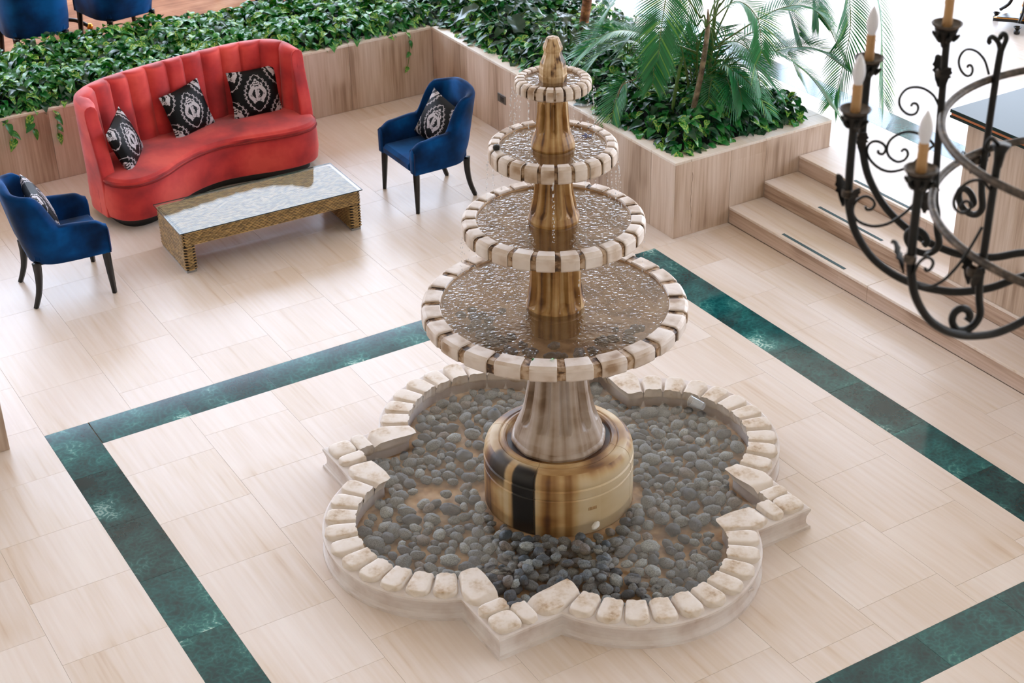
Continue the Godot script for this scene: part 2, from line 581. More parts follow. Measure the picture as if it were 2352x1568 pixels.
	dm.metallic_specular = 0.3
	mat("black_wood", Color(0.02, 0.022, 0.026), 0.3)
	mat("black_plinth", Color(0.012, 0.013, 0.016), 0.5)
	mat("seam_red", Color(0.50, 0.05, 0.06), 0.8)
	mat("seam_blue", Color(0.02, 0.10, 0.28), 0.8)
	mat("wicker", Color(1, 1, 1), 0.45).vertex_color_use_as_albedo = true
	mat("wicker_core", Color(0.10, 0.065, 0.035), 0.8)
	mat("silver_foot", Color(0.62, 0.62, 0.62), 0.35, null, 0.0, 0.8)
	var gl := mat("table_glass", Color(0.55, 0.72, 0.66, 0.08), 0.02)
	gl.transparency = BaseMaterial3D.TRANSPARENCY_ALPHA
	gl.metallic_specular = 0.26
	mat("glass_edge", Color(0.02, 0.10, 0.10), 0.1)
	var cup := mat("clear_cup", Color(0.9, 0.95, 1.0, 0.14), 0.04)
	cup.transparency = BaseMaterial3D.TRANSPARENCY_ALPHA
	# iron, candles
	mat("iron", Color(1, 1, 1), 0.5, mixed(512, [[blot, 1.0], [fz2, 0.4]], ramp([0.0, Color(0.022, 0.024, 0.03), 0.6, Color(0.05, 0.05, 0.055), 1.0, Color(0.12, 0.10, 0.085)])), 0.3, 0.35)
	mat("dusty_iron", Color(1, 1, 1), 0.55, mixed(512, [[blot, 1.0], [fz2, 0.4]], ramp([0.0, Color(0.16, 0.135, 0.12), 0.6, Color(0.30, 0.26, 0.23), 1.0, Color(0.45, 0.39, 0.34)])), 0.3, 0.2)
	mat("candle_sleeve", Color(0.70, 0.54, 0.36), 0.5)
	mat("candle_drip", Color(0.42, 0.25, 0.11), 0.5)
	var bu := mat("frosted_bulb", Color(0.90, 0.90, 0.93), 0.25)
	bu.backlight_enabled = true
	bu.backlight = Color(0.5, 0.5, 0.52)
	mat("gold", Color(0.86, 0.58, 0.22), 0.3, null, 0.0, 0.9)
	mat("copper_stripe", Color(0.72, 0.42, 0.24), 0.4)
	mat("counter_glass", Color(0.02, 0.14, 0.135), 0.28).metallic_specular = 0.35
	# plants
	var LT := [["pothos_green", Color(0.06, 0.45, 0.16), Color(0.22, 0.60, 0.26), 0.0], ["pothos_gold", Color(0.12, 0.53, 0.15), Color(0.70, 0.82, 0.38), 0.30], ["pothos_mid", Color(0.08, 0.49, 0.16), Color(0.48, 0.70, 0.31), 0.14], ["pothos_dark", Color(0.02, 0.25, 0.12), Color(0.06, 0.36, 0.16), 0.0]]
	for i in LT.size():
		var l = LT[i]
		var m := mat(l[0], Color(1, 1, 1), 0.34, leaf_texture(l[1], l[2], l[3], 70 + i))
		m.backlight_enabled = true
		m.backlight = Color(0.36, 0.5, 0.2)
	var pf := mat("palm_leaf", Color(1, 1, 1), 0.36)
	pf.vertex_color_use_as_albedo = true
	pf.backlight_enabled = true
	pf.backlight = Color(0.3, 0.5, 0.25)
	var bl := mat("broad_leaf", Color(0.035, 0.17, 0.085), 0.25)
	bl.backlight_enabled = true
	bl.backlight = Color(0.2, 0.35, 0.15)
	mat("philodendron_leaf", Color(0.10, 0.24, 0.17), 0.25)
	mat("vine_stem", Color(0.30, 0.42, 0.14), 0.6)
	mat("palm_trunk", Color(1, 1, 1), 0.8, mixed(256, [[noise_bytes(256, 81, 8, 64, 0.1, 3), 1.0], [pore, 0.5]], ramp([0.0, Color(0.30, 0.24, 0.18), 1.0, Color(0.60, 0.52, 0.42)])), 0.4)
	mat("orange_trunk", Color(1, 1, 1), 0.8, mixed(256, [[noise_bytes(256, 82, 8, 64, 0.1, 3), 1.0], [pore, 0.5]], ramp([0.0, Color(0.36, 0.20, 0.11), 1.0, Color(0.70, 0.47, 0.31)])), 0.3)
	mat("soil", Color(0.045, 0.036, 0.028), 0.95)
	mat("outlet_plate", Color(0.33, 0.30, 0.27), 0.5)
	mat("outlet_hole", Color(0.03, 0.03, 0.03), 0.5)
	mat("strip", Color(0.25, 0.35, 0.37), 0.7)
	# shell
	mat("wall_paint", Color(0.86, 0.84, 0.79), 0.8)
	mat("ceiling_paint", Color(0.90, 0.89, 0.87), 0.9)
	mat("mullion", Color(0.55, 0.53, 0.50), 0.5)
	mat("black_void", Color(0.02, 0.02, 0.025), 0.6)
	mat("white_shell", Color(0.80, 0.78, 0.74), 0.6)
	mat("purple_petal", Color(0.10, 0.07, 0.32), 0.7)

func turned_bytes(b: PackedByteArray, s: int) -> PackedByteArray:
	var im := Image.create_from_data(s, s, false, Image.FORMAT_L8, b)
	im.rotate_90(CLOCKWISE)
	return im.get_data()

func pedestal_texture(drip: PackedByteArray, drip2: PackedByteArray, blot: PackedByteArray) -> ImageTexture:
	# u runs round the drum, v from its foot (0) over the shoulder (0.37) to the middle of its top: rust runs, one black tarred run, pale limy side
	var s := 512
	var im := Image.create(s, s, false, Image.FORMAT_RGB8)
	var g := ramp([0.0, Color(0.10, 0.055, 0.025), 0.22, Color(0.32, 0.19, 0.085), 0.42, Color(0.56, 0.40, 0.22), 0.62, Color(0.72, 0.58, 0.39), 0.8, Color(0.80, 0.71, 0.56), 1.0, Color(0.86, 0.80, 0.70)])
	for y in s:
		var vv := float(y) / s
		for x in s:
			var u := float(x) / s
			var k := y * s + x
			var a := (drip[k] / 255.0 - 0.5) * 1.2
			var b := (drip2[k] / 255.0 - 0.5) * 1.5
			var c0 := (blot[k] / 255.0 - 0.5) * 1.1
			var deg := wrapf(u * 360.0 - 327.0, -180.0, 180.0)    # 0 faces the viewer, right positive
			var lime := smoothstep(2.0, 38.0, deg + 18.0 * b) * smoothstep(0.37, 0.30, vv + 0.05 * c0)
			var t := 0.50 + 0.45 * a + 0.45 * b + 0.3 * c0
			if vv > 0.36: t = 0.52 + 0.65 * c0 + 0.15 * b      # top: rusty tan
			if vv > 0.46: t -= 0.22
			t = lerpf(t, 0.86 + 0.18 * c0 + 0.1 * b, lime)
			var c := g.sample(clampf(t, 0, 1))
			var tar := smoothstep(-39.0 + 9.0 * a, -35.0 + 9.0 * a, deg) * smoothstep(-17.5, -18.9, deg)
			tar = maxf(tar, 0.75 * smoothstep(-62.0 + 14.0 * b, -54.0 + 14.0 * b, deg) * smoothstep(-44.0, -47.0, deg) * smoothstep(0.20, 0.30, vv))
			tar *= smoothstep(0.41, 0.36, vv + 0.03 * b)
			c = c.lerp(Color(0.022, 0.016, 0.018), tar * 0.94)
			im.set_pixel(x, y, c)
	return ImageTexture.create_from_image(im)

# ------------------------------------------------------------------ room shell
const X0 := -10.0
const X1 := 19.0
const Z0 := -15.0
const Z1 := 13.0
const CEIL := 11.0

func build_shell():
	var st := func(called, a, b, m, label): return structure(called, span_box(a, b, 0.0), MT[m], label)
	st.call("ceiling", Vector3(X0 - 0.3, CEIL, Z0 - 0.3), Vector3(X1 + 0.3, CEIL + 0.3, Z1 + 0.3), "ceiling_paint", "pale plaster ceiling high above the atrium")
	st.call("wall_left", Vector3(X0 - 0.3, -0.3, Z0), Vector3(X0, CEIL, Z1), "wall_paint", "cream plaster wall on the left of the hall")
	st.call("wall_near", Vector3(X0 - 0.3, -0.3, Z1), Vector3(X1 + 0.3, CEIL, Z1 + 0.3), "wall_paint", "cream plaster wall behind the viewer")
	# far wall: plaster below, a long row of high windows above it
	st.call("wall_far", Vector3(X0 - 0.3, -0.3, Z0 - 0.3), Vector3(X1 + 0.3, 3.4, Z0), "wall_paint", "cream plaster wall at the far end of the lounge")
	st.call("wall_far_head", Vector3(X0 - 0.3, 9.6, Z0 - 0.3), Vector3(X1 + 0.3, CEIL, Z0), "wall_paint", "plaster band above the far windows")
	st.call("wall_right_head", Vector3(X1, 9.6, Z0), Vector3(X1 + 0.3, CEIL, Z1), "wall_paint", "plaster band above the right-hand windows")
	st.call("wall_right_sill", Vector3(X1, -0.3, Z0), Vector3(X1 + 0.3, UP_Y, Z1), "wall_paint", "plinth below the right-hand windows")
	var n := 0
	for k in 7:                                    # right-hand windows between piers
		var za := Z0 + 4.0 * k
		st.call("wall_right_pier", Vector3(X1, UP_Y, za - 0.2), Vector3(X1 + 0.3, 9.6, za + 0.2), "wall_paint", "pier between the right-hand windows")
		window(n, Vector3(X1 + 0.15, UP_Y, za + 0.2), Vector3(0, 0, 1), 3.6, 9.6 - UP_Y)
		n += 1
	st.call("wall_far_pier", Vector3(X0 - 0.3, 3.4, Z0 - 0.3), Vector3(X0 + 0.5, 9.6, Z0), "wall_paint", "pier at the end of the far windows")
	st.call("wall_far_pier", Vector3(13.0, 3.4, Z0 - 0.3), Vector3(13.6, 9.6, Z0), "wall_paint", "pier between the far windows")
	st.call("wall_far_pier", Vector3(X1 - 0.3, 3.4, Z0 - 0.3), Vector3(X1 + 0.3, 9.6, Z0), "wall_paint", "pier at the end of the far windows")
	for k in 2:
		var fr := MB.new()
		var xa: float = [X0 + 0.5, 13.6][k]
		var xb: float = [13.0, X1 - 0.3][k]
		for e in [3.45, 9.55]: fr.box(Vector3((xa + xb) * 0.5, e, Z0 - 0.15), Vector3(xb - xa, 0.1, 0.1), 0.0)
		for e in [xa + 0.05, xb - 0.05]: fr.box(Vector3(e, 6.5, Z0 - 0.15), Vector3(0.1, 6.0, 0.1), 0.0)
		structure("window_%d" % (n + 1), fr.done(), MT["mullion"], "wide high window in the far wall")
		n += 1

func window(n: int, at: Vector3, along: Vector3, w: float, h: float):
	var m := MB.new()
	var t := Vector3(0.07, 0, 0.07)
	for k in 4: m.box(at + along * (w * k / 3.0) + Vector3(0, h * 0.5, 0), Vector3(0.06, h, 0.06), 0.0)
	for k in 5: m.box(at + along * (w * 0.5) + Vector3(0, h * k / 4.0, 0), Vector3(0.06, 0.06, 0.06) + along * (w - 0.06), 0.0)
	structure("window_%d" % (n + 1), m.done(), MT["mullion"], "tall window with pale metal bars")

# ------------------------------------------------------------------ floors
var mesh_cache := {}
func tile_mesh(w: float, h: float, d: float, ch := 0.0007) -> ArrayMesh:
	var key := "%.3f %.3f %.3f" % [w, h, d]
	if not mesh_cache.has(key): mesh_cache[key] = box_mesh(Vector3(w, h, d), ch)
	return mesh_cache[key]

func in_view(p: Vector3, margin: float) -> bool:   # leaves out tiles far outside the photograph
	var cam: Camera3D = get_node("camera")
	var q := cam.transform.affine_inverse() * p
	if q.z > -0.5: return false
	var f := 3622.76
	return absf(q.x / -q.z * f) < 1176.0 + margin and absf(q.y / -q.z * f) < 784.0 + margin

func lay(parent: Node, called: String, x0: float, x1: float, z0: float, z1: float, y: float, m: Material, margin := 260.0):
	if x1 - x0 < 0.03 or z1 - z0 < 0.03: return
	var c := Vector3((x0 + x1) * 0.5, y - 0.006, (z0 + z1) * 0.5)
	if margin > 0.0 and not in_view(c, margin): return
	part(called, tile_mesh(x1 - x0 - 0.0010, 0.012, z1 - z0 - 0.0010), m, parent, Transform3D(Basis(), c))

func build_floor():
	var fl := structure("floor", span_box(Vector3(X0, -0.3, -4.2), Vector3(6.3, -0.0125, Z1), 0.0), MT["grout"], "polished cream travertine floor of the lounge with a green marble border")
	var L := 5.047
	var M := 4.912
	var T := 0.6083
	var r := RandomNumberGenerator.new()
	r.seed = 3
	# cream tiles in columns along z, each column shifted
	var xs := []
	for k in range(-14, 0): xs.append([0.0 + k * T - 0.0, 0.0 + (k + 1) * T, -4.08, Z1])
	for k in 10: xs.append([k * T, (k + 1) * T, -4.08, 0.0])
	for k in 8: xs.append([0.3 + k * T, minf(0.3 + (k + 1) * T, L - 0.3), 0.3, M - 0.3])
	for k in 10: xs.append([k * T, (k + 1) * T, M, Z1])
	for c in xs:
		c[0] = maxf(c[0], X0)
		c[1] = minf(c[1], 5.84)
		if c[3] == Z1 and c[2] == -4.08: c[1] = minf(c[1], 0.0)
	for k in 2: xs.append([L + k * 0.3965, L + (k + 1) * 0.3965, 0.0, M])
	var ci := 0
	for c in xs:
		var z: float = c[2] - [0.0, 0.31, 0.15, 0.42][ci % 4] * (1.0 if c[2] < 0.2 else 0.0)
		if c[2] > 0.2: z = c[2] - fposmod(-0.62 * ci + (0.0 if ci % 2 else 0.16), T) * (1.0 if ci % 2 else 0.3)
		ci += 1
		while z < c[3]:
			lay(fl, "travertine_tile", c[0], c[1], maxf(z, c[2]), minf(z + T, c[3]), 0.0, MT["floor_tile%d" % (r.randi() % 6)])
			z += T
	# green border: four strips of long tiles
	var gt := func(): return MT["green_tile%d" % (r.randi() % 4)]
	var x := 0.307
	while x < L - 0.3:
		lay(fl, "green_marble_tile", x, minf(x + 0.6285, L - 0.3), 0.0, 0.3, 0.0, gt.call())
		lay(fl, "green_marble_tile", x, minf(x + 0.6285, L), M - 0.3, M, 0.0, gt.call())
		x += 0.6285
	var z := 0.0
	while z < M - 0.01:
		lay(fl, "green_marble_tile", 0.0, 0.3, z, minf(z + 0.614, M), 0.0, gt.call())
		lay(fl, "green_marble_tile", L - 0.3, L, z, minf(z + 0.614, M - 0.3), 0.0, gt.call())
		z += 0.614
	# upper floors
	var uf := structure("floor_upper", span_box(Vector3(6.6, -0.3, Z0), Vector3(X1, UP_Y - 0.0125, Z1), 0.0), MT["grout"], "pale polished upper floor at the top of the steps, washed with window light")
	var k := 0
	var zz := -9.0
	while zz < 2.2:
		for p in [[6.572 if zz > -0.2 else 6.92, 7.57], [7.87, 8.78], [8.78, 9.69], [9.69, 10.6], [10.6, 11.51], [11.51, 12.42], [12.42, 13.33]]:
			lay(uf, "travertine_tile", p[0], p[1], zz, zz + 0.91, UP_Y, MT["floor_tile%d" % (r.randi() % 3)], 150.0)
		lay(uf, "green_marble_tile", 7.57, 7.87, zz, zz + 0.91, UP_Y, gt.call(), 150.0)
		zz += 0.91
	structure("floor_lounge", span_box(Vector3(X0, -0.3, Z0), Vector3(6.6, UP_Y, -5.56), 0.0), MT["brown_floor"], "brown veined stone floor of the upper lounge behind the planter")
	# square pillar at the left edge
	var pl := structure("column", span_box(Vector3(-0.92, 0, -0.66), Vector3(-0.24, CEIL, 0.035), 0.004), MT["wall_panel1"], "travertine clad pillar at the left edge")
	pl.set_meta("category", "pillar")

# ------------------------------------------------------------------ planters
func build_planters():
	var H := 0.674
	var w1 := structure("planter_wall", span_box(Vector3(-6, -0.02, -4.20), Vector3(5.39, H - 0.03, -4.10), 0.0), MT["grout"], "low travertine planter wall running behind the red sofa")
	var x := 5.27
	var k := 0
	while x > -1.6:
		var a = x - [0.92, 1.05, 0.98][k % 3]
		part("panel", span_box(Vector3(a + 0.001, 0, -4.10), Vector3(x - 0.001, H - 0.022, -4.08), 0.0015), MT["wall_panel%d" % (k % 4)], w1)
		part("coping", span_box(Vector3(a + 0.001, H - 0.022, -4.22), Vector3(x - 0.001, H, -4.078), 0.002), MT["travertine_cap"], w1)
		x = a
		k += 1
	var w2 := structure("planter_wall", span_box(Vector3(5.29, -0.02, -4.2), Vector3(5.41, H - 0.03, -0.07), 0.0), MT["grout"], "low travertine planter wall with a dark socket running to the steps")
	var z := -4.08
	k = 1
	while z < -0.08:
		var b := minf(z + [0.72, 0.68, 0.81][k % 3], -0.05)
		part("panel", span_box(Vector3(5.27, 0, z + 0.001), Vector3(5.29, H - 0.022, b - 0.001), 0.0015), MT["wall_panel%d" % (k % 4)], w2)
		part("coping", span_box(Vector3(5.268, H - 0.022, z + 0.001), Vector3(5.43, H, b - 0.001), 0.002), MT["travertine_cap"], w2)
		z = b
		k += 1
	var w3 := structure("planter_wall", span_box(Vector3(5.29, -0.02, -0.19), Vector3(6.80, H - 0.03, -0.07), 0.0), MT["grout"], "short travertine end wall of the palm planter beside the steps")
	var xs := [5.27, 5.84, 6.21, 6.91]
	for i in 3:
		part("panel", span_box(Vector3(xs[i] + 0.001, 0, -0.07), Vector3(xs[i + 1] - 0.001, H - 0.022, -0.05), 0.0015), MT["wall_panel%d" % ((i + 2) % 4)], w3)
	for i in 2:
		part("coping", span_box(Vector3([5.431, 6.2][i], H - 0.022, -0.21), Vector3([6.198, 6.91][i], H, -0.048), 0.002), MT["travertine_cap"], w3)
	# jagged crack in the end wall
	var cr := MB.new()
	var pts := []
	var r := RandomNumberGenerator.new()
	r.seed = 5
	for i in 16:
		pts.append(Vector3(5.44 + 0.005 * sin(i * 0.55) + r.randf_range(-0.0045, 0.0045), 0.03 + 0.035 * i, -0.0499))
	cr.tube(pts, 0.0016, 4)
	part("crack", cr.done(), MT["groove_stain"], w3)
	var w4 := structure("planter_wall", span_box(Vector3(6.80, -0.02, -5.6), Vector3(6.909, H - 0.022, -0.071), 0.002), MT["wall_panel2"], "far side wall of the palm planter by the upper floor")
	part("coping", span_box(Vector3(6.75, H - 0.022, -5.6), Vector3(6.912, H, -0.212), 0.002), MT["travertine_cap"], w4)
	structure("planter_wall", span_box(Vector3(-6, -0.02, -5.66), Vector3(6.8, 0.66, -5.5), 0.004), MT["counter_glass"], "dark stone kerb behind the leafy planter")
	structure("planter_soil", span_box(Vector3(-6, 0.1, -5.5), Vector3(6.8, 0.60, -4.2), 0.0), MT["soil"], "dark soil under the trailing plants")
	structure("planter_soil", span_box(Vector3(5.4, 0.1, -4.2), Vector3(6.8, 0.60, -0.19), 0.0), MT["soil"], "dark soil under the palms")
	# socket
	var so := thing("wall_socket", Vector3(5.27, 0.35, -2.75))
	tag(so, "dark square power socket set in the travertine planter wall", "socket")
	part("plate", box_mesh(Vector3(0.012, 0.085, 0.145), 0.003), MT["outlet_plate"], so)
	part("recess", box_mesh(Vector3(0.006, 0.05, 0.055), 0.001, Vector3(-0.006, 0, 0.012)), MT["outlet_hole"], so)

# ------------------------------------------------------------------ steps
func build_steps():
	var H := 0.1435
	var T := 0.365
	var words := ["lowest", "middle", "top"]
	for s in 3:
		var xa := 5.842 + s * T
		var zb := 2.03 if s == 2 else 7.0
		var xe := xa + T
		var st := structure("step", span_box(Vector3(xa + 0.02, s * H - 0.02, -0.05), Vector3(xe + 0.03, (s + 1) * H - 0.022, zb), 0.0), MT["grout"], "%s travertine step with a dark grip strip" % words[s])
		var z := -0.048
		var k := 0
		while z < zb:
			var b := minf(z + [1.67, 1.62, 1.5][(k + s) % 3], zb)
			part("riser", span_box(Vector3(xa + 0.004, s * H, z + 0.0008), Vector3(xa + 0.02, (s + 1) * H - 0.022, b - 0.0008), 0.001), MT["travertine_riser"], st)
			part("tread", span_box(Vector3(xa, (s + 1) * H - 0.022, z + 0.0008), Vector3(xe + (0.004 if s < 2 else -0.366 + 0.02 + 0.366), (s + 1) * H, b - 0.0008), 0.003), MT["floor_tile%d" % ((k * 2 + s) % 6)], st)
			z = b
			k += 1
		part("grip_strip", span_box(Vector3(xa + 0.03, (s + 1) * H, 0.59), Vector3(xa + 0.058, (s + 1) * H + 0.002, 1.325), 0.0005), MT["strip"], st)

# ------------------------------------------------------------------ counter at the right edge
func build_counter():
	var c := thing("counter", Vector3(6.22, 0.287, 2.05))
	tag(c, "tall travertine counter with a dark green glass top and copper stripe", "counter")
	part("front", span_box(Vector3(0, 0, 0), Vector3(0.03, 1.25, 4.5), 0.002), MT["wall_panel0"], c)
	part("side", span_box(Vector3(0.031, 0.0, 0), Vector3(2.6, 1.25, 0.03), 0.002), MT["wall_panel2"], c)
	part("top_slab", span_box(Vector3(-0.07, 1.288, -0.12), Vector3(2.6, 1.313, 4.5), 0.003), MT["counter_glass"], c)
	part("copper_band", span_box(Vector3(-0.062, 1.268, -0.112), Vector3(2.6, 1.288, 4.5), 0.002), MT["copper_stripe"], c)
	part("lower_slab", span_box(Vector3(-0.068, 1.25, -0.118), Vector3(2.6, 1.268, 4.5), 0.002), MT["counter_glass"], c)

# ------------------------------------------------------------------ quatrefoil pool
const LC := 0.78        # lobe centre from the fountain's axis
const LRO := 0.765        # lobe radius, outside of the curb
const LRI := 0.575       # inside
const HS := 1.10         # half side of the square, outside
const HI := 0.93        # inside

func curb_pair(s: float) -> Array:
	# s from 0 to 4: once round; each unit is one lobe (centre at .5) from corner tip to corner tip. Gives [inner, outer] points.
	var q := int(floor(s)) % 4
	var t = s - floor(s)
	var jo := sqrt(LRO * LRO - (HS - LC) * (HS - LC))
	var ji := sqrt(LRI * LRI - (HI - LC) * (HI - LC))
	var a := 0.2
	var po: Vector2
	var pi: Vector2
	if t < a or t > 1.0 - a:
		var u = t / a if t < a else (1.0 - t) / a      # 0 at the tip, 1 at the junction
		var sg := -1.0 if t < a else 1.0
		po = Vector2(HS, sg * lerpf(HS, jo, u))
		pi = Vector2(HI, sg * lerpf(HI, ji, u))
	else:
		var u = (t - a) / (1.0 - 2 * a) * 2.0 - 1.0
		var ao = atan2(jo, HS - LC) * u
		var ai = atan2(ji, HI - LC) * u
		po = Vector2(LC + LRO * cos(ao), LRO * sin(ao))
		pi = Vector2(LC + LRI * cos(ai), LRI * sin(ai))
	return [pi.rotated(q * PI * 0.5), po.rotated(q * PI * 0.5)]

func curb_point(s: float, w: float, y: float) -> Vector3:
	var c := curb_pair(s)
	var p: Vector2 = c[0].lerp(c[1], w)
	return Vector3(p.x, y, p.y)

func curb_params() -> Array:
	var out := []
	for q in 4:
		for k in 5: out.append(q + 0.2 * k / 5.0 + 0.0002)
		for k in 28: out.append(q + 0.2 + 0.6 * k / 28.0)
		for k in 6: out.append(q + 0.8 + 0.2 * k / 5.0 - 0.0002)
	return out

func build_pool():
	var pool := thing("fountain_pool", FC)
	tag(pool, "low quatrefoil stone pool curb with rounded petal blocks and four pointed corners", "fountain pool")
	# curb body swept round the outline
	var prof := [[0.02, -0.0], [0.02, 0.125], [0.04, 0.142], [0.5, 0.147], [0.93, 0.147], [0.985, 0.142], [0.99, 0.128], [0.95, 0.112], [0.90, 0.085], [0.885, 0.055], [0.90, 0.035], [0.955, 0.022], [1.01, 0.018], [1.02, 0.0]]
	var ps := curb_params()
	var m := MB.new()
	for k in prof.size() - 1:
		var base := m.v.size()
		for s in ps:
			for e in 2:
				var p := curb_point(s, prof[k + e][0], prof[k + e][1])
				m.vert(p, Vector2(s * 2.0, prof[k + e][1]))
		for i in ps.size() - 1:
			m.quad(base + 2 * i, base + 2 * i + 2, base + 2 * i + 3, base + 2 * i + 1)
		# close
		var l := base + 2 * (ps.size() - 1)
		m.quad(l, base, base + 1, l + 1)
	part("curb", m.done(), MT["curb_stone"], pool)
	# petals: ten on each lobe, a broad one at each joint with the square, one on each side of a corner, one at its tip
	var r := RandomNumberGenerator.new()
	r.seed = 12
	var jo := sqrt(LRO * LRO - (HS - LC) * (HS - LC))
	var ji := sqrt(LRI * LRI - (HI - LC) * (HI - LC))
	var lim := deg_to_rad(65.0)
	for q in 4:
		var arc := func(rad: float, a0: float, a1: float) -> Array:
			var l := []
			for k in 7: l.append(Vector2(LC, 0) + Vector2(cos(lerpf(a0, a1, k / 6.0)), sin(lerpf(a0, a1, k / 6.0))) * rad)
			return l
		for k in 10:
			var a0 := lerpf(-lim, lim, k / 10.0) + 0.005
			var a1 := lerpf(-lim, lim, (k + 1) / 10.0) - 0.005
			part("petal_block", petal(arc.call(LRI, a0, a1), arc.call(LRO, a0, a1), q, r, 0.0), MT["curb_cap"], pool)
		for sg in [-1.0, 1.0]:
			var e := Vector2(cos(lim + 0.008), sin(lim + 0.008))
			var inn := [Vector2(LC, 0) + e * LRI, Vector2(LC, 0) + Vector2(cos(1.235), sin(1.235)) * LRI, Vector2(HI + 0.004, ji + 0.01), Vector2(HI, lerpf(ji, 0.81, 0.5)), Vector2(HI, 0.81)]
			var ou := [Vector2(LC, 0) + e * LRO, Vector2(HS, jo), Vector2(HS, jo + 0.04), Vector2(HS, 0.77), Vector2(HS, 0.81)]
			var side_in := [Vector2(HI, 0.815), Vector2(HI, 0.87), Vector2(HI, 0.925)]
			var side_out := [Vector2(HS, 0.815), Vector2(HS, 0.87), Vector2(HS, 0.925)]
			for w in [[inn, ou, 0.16], [side_in, side_out, 0.0]]:
				var a := []
				var b := []
				for p in w[0]: a.append(Vector2(p.x, p.y * sg))
				for p in w[1]: b.append(Vector2(p.x, p.y * sg))
				if sg < 0:
					a.reverse()
					b.reverse()
				part("petal_block", petal(a, b, q, r, w[2]), MT["curb_cap"], pool)
		part("petal_block", tip_block(q), MT["curb_cap"], pool)
	# maker's plate on the curb, a faint raised tablet
	var pt := MB.new()
	var a := curb_point(1.36, 0.93, 0.075)
	var b := curb_point(1.375, 0.93, 0.075)
	pt.box((a + b) * 0.5, Vector3(0.045, 0.018, 0.012), 0.002)
	part("maker_tablet", pt.done(), MT["curb_stone"], pool)
	# bottom of the pool
	var f := MB.new()
	var c := f.vert(Vector3(0, 0.028, 0))
	var first := -1
	var prev := -1
	for s in ps:
		var k := f.vert(curb_point(s, 0.05, 0.028))
		if prev >= 0: f.tri(c, k, prev)
		else: first = k
		prev = k
	f.tri(c, first, prev)
	part("basin_floor", f.done(), MT["pool_floor"], pool)
	# water
	var w := MB.new()
	c = w.vert(Vector3(0, 0, 0))
	prev = -1
	for s in ps:
		var k := w.vert(curb_point(s, 0.03, 0.0))
		if prev >= 0: w.tri(c, k, prev)
		else: first = k
		prev = k
	w.tri(c, first, prev)
	var wn := part("pool_water", w.done(), MT["pool_water"], null, Transform3D(Basis(), FC + Vector3(0, 0.108, 0)))
	tag(wn, "clear shallow rippled water in the pool over the pebbles", "water", "", "stuff")
	# plastic cup lying against the far curb
	var cu := thing("plastic_cup")
	tag(cu, "clear plastic cup lying on its side in the pool by the far curb", "cup")
	var cm := MB.new()
	cm.lathe([Vector2(0.026, 0), Vector2(0.0375, 0.105), Vector2(0.039, 0.107), Vector2(0.0365, 0.108), Vector2(0.025, 0.003), Vector2(0.001, 0.003)], 28)
	part("body", cm.done(), MT["clear_cup"], cu)
	var rm := MB.new()
	var ring := []
	for k in 29: ring.append(Vector3(0.0385 * cos(TAU * k / 28), 0.107, 0.0385 * sin(TAU * k / 28)))
	rm.tube(ring, 0.0018, 5)
	part("rim", rm.done(), MT["white_shell"], cu)
	var ax := Vector3(-0.35, 0.06, -0.94).normalized()
	var sx := ax.cross(Vector3.UP).normalized()
	cu.transform = Transform3D(Basis(sx, ax, sx.cross(ax)), Vector3(3.785, 0.135, 2.285))

func petal(inner: Array, outer: Array, q: int, r: RandomNumberGenerator, reach: float) -> ArrayMesh:
	# a cushion shaped stone between the inner and the outer edge of the curb: square and chipped inside, round outside
	var nu := 14
	var nv := 14
	var h0 := 0.030 + r.randf_range(-0.003, 0.003)
	var ph := r.randf() * TAU
	var m := MB.new()
	var y0 := 0.146
	var point := func(a: float, w: float, y: float) -> Vector3:
		var pi: Vector2 = sample(inner, a)
		var po: Vector2 = sample(outer, a)
		var p: Vector2 = pi.lerp(po, w).rotated(q * PI * 0.5)
		return Vector3(p.x, y, p.y)
	var edge := func(a: float) -> float:           # chipped scallops of the inner end, as a share of the curb's width
		return 0.05 + 0.03 * sin(a * PI) + 0.022 * sin(a * 9.0 + ph) + 0.012 * sin(a * 21.0 + ph * 2.0) + reach * sin(a * PI)
	var at := func(u: float, v: float) -> Vector3:
		var half := 1.0
		if v > 0.5: half = sqrt(maxf(0.0, 1.0 - pow((v - 0.5) / 0.5, 2.8)))
		half = maxf(half, 0.06)
		var x := u * 2.0 - 1.0
		var lift := sqrt(maxf(0.0, 1.0 - pow(absf(x), 11.0))) * (1.0 if v < 0.88 else sqrt(maxf(0.0, 1.0 - pow((v - 0.88) / 0.12, 2.0))))
		lift *= 0.86 + 0.14 * sqrt(maxf(0.0, 1.0 - x * x))
		var w := lerpf(0.0, 0.935, v)
		if v < 0.3: w -= edge.call(u) * (1.0 - v / 0.3)
		return point.call(0.5 + 0.5 * x * half, w, y0 + h0 * lift)
	m.grid(nu, nv, at, false)
	# chipped inner face, hollowed, going down to the water
	var face := func(u: float, v: float) -> Vector3:
		var p: Vector3 = at.call(u, 0.0)
		var qq: Vector3 = point.call(u, -edge.call(u) * (1.0 - 0.8 * sin(v * PI * 0.5)) + 0.02 * v, 0.0)
		return Vector3(qq.x, lerpf(p.y, 0.098 + 0.008 * sin(u * 7.0 + ph), v), qq.z)
	m.grid(nu, 4, face, true)
	return m.done()

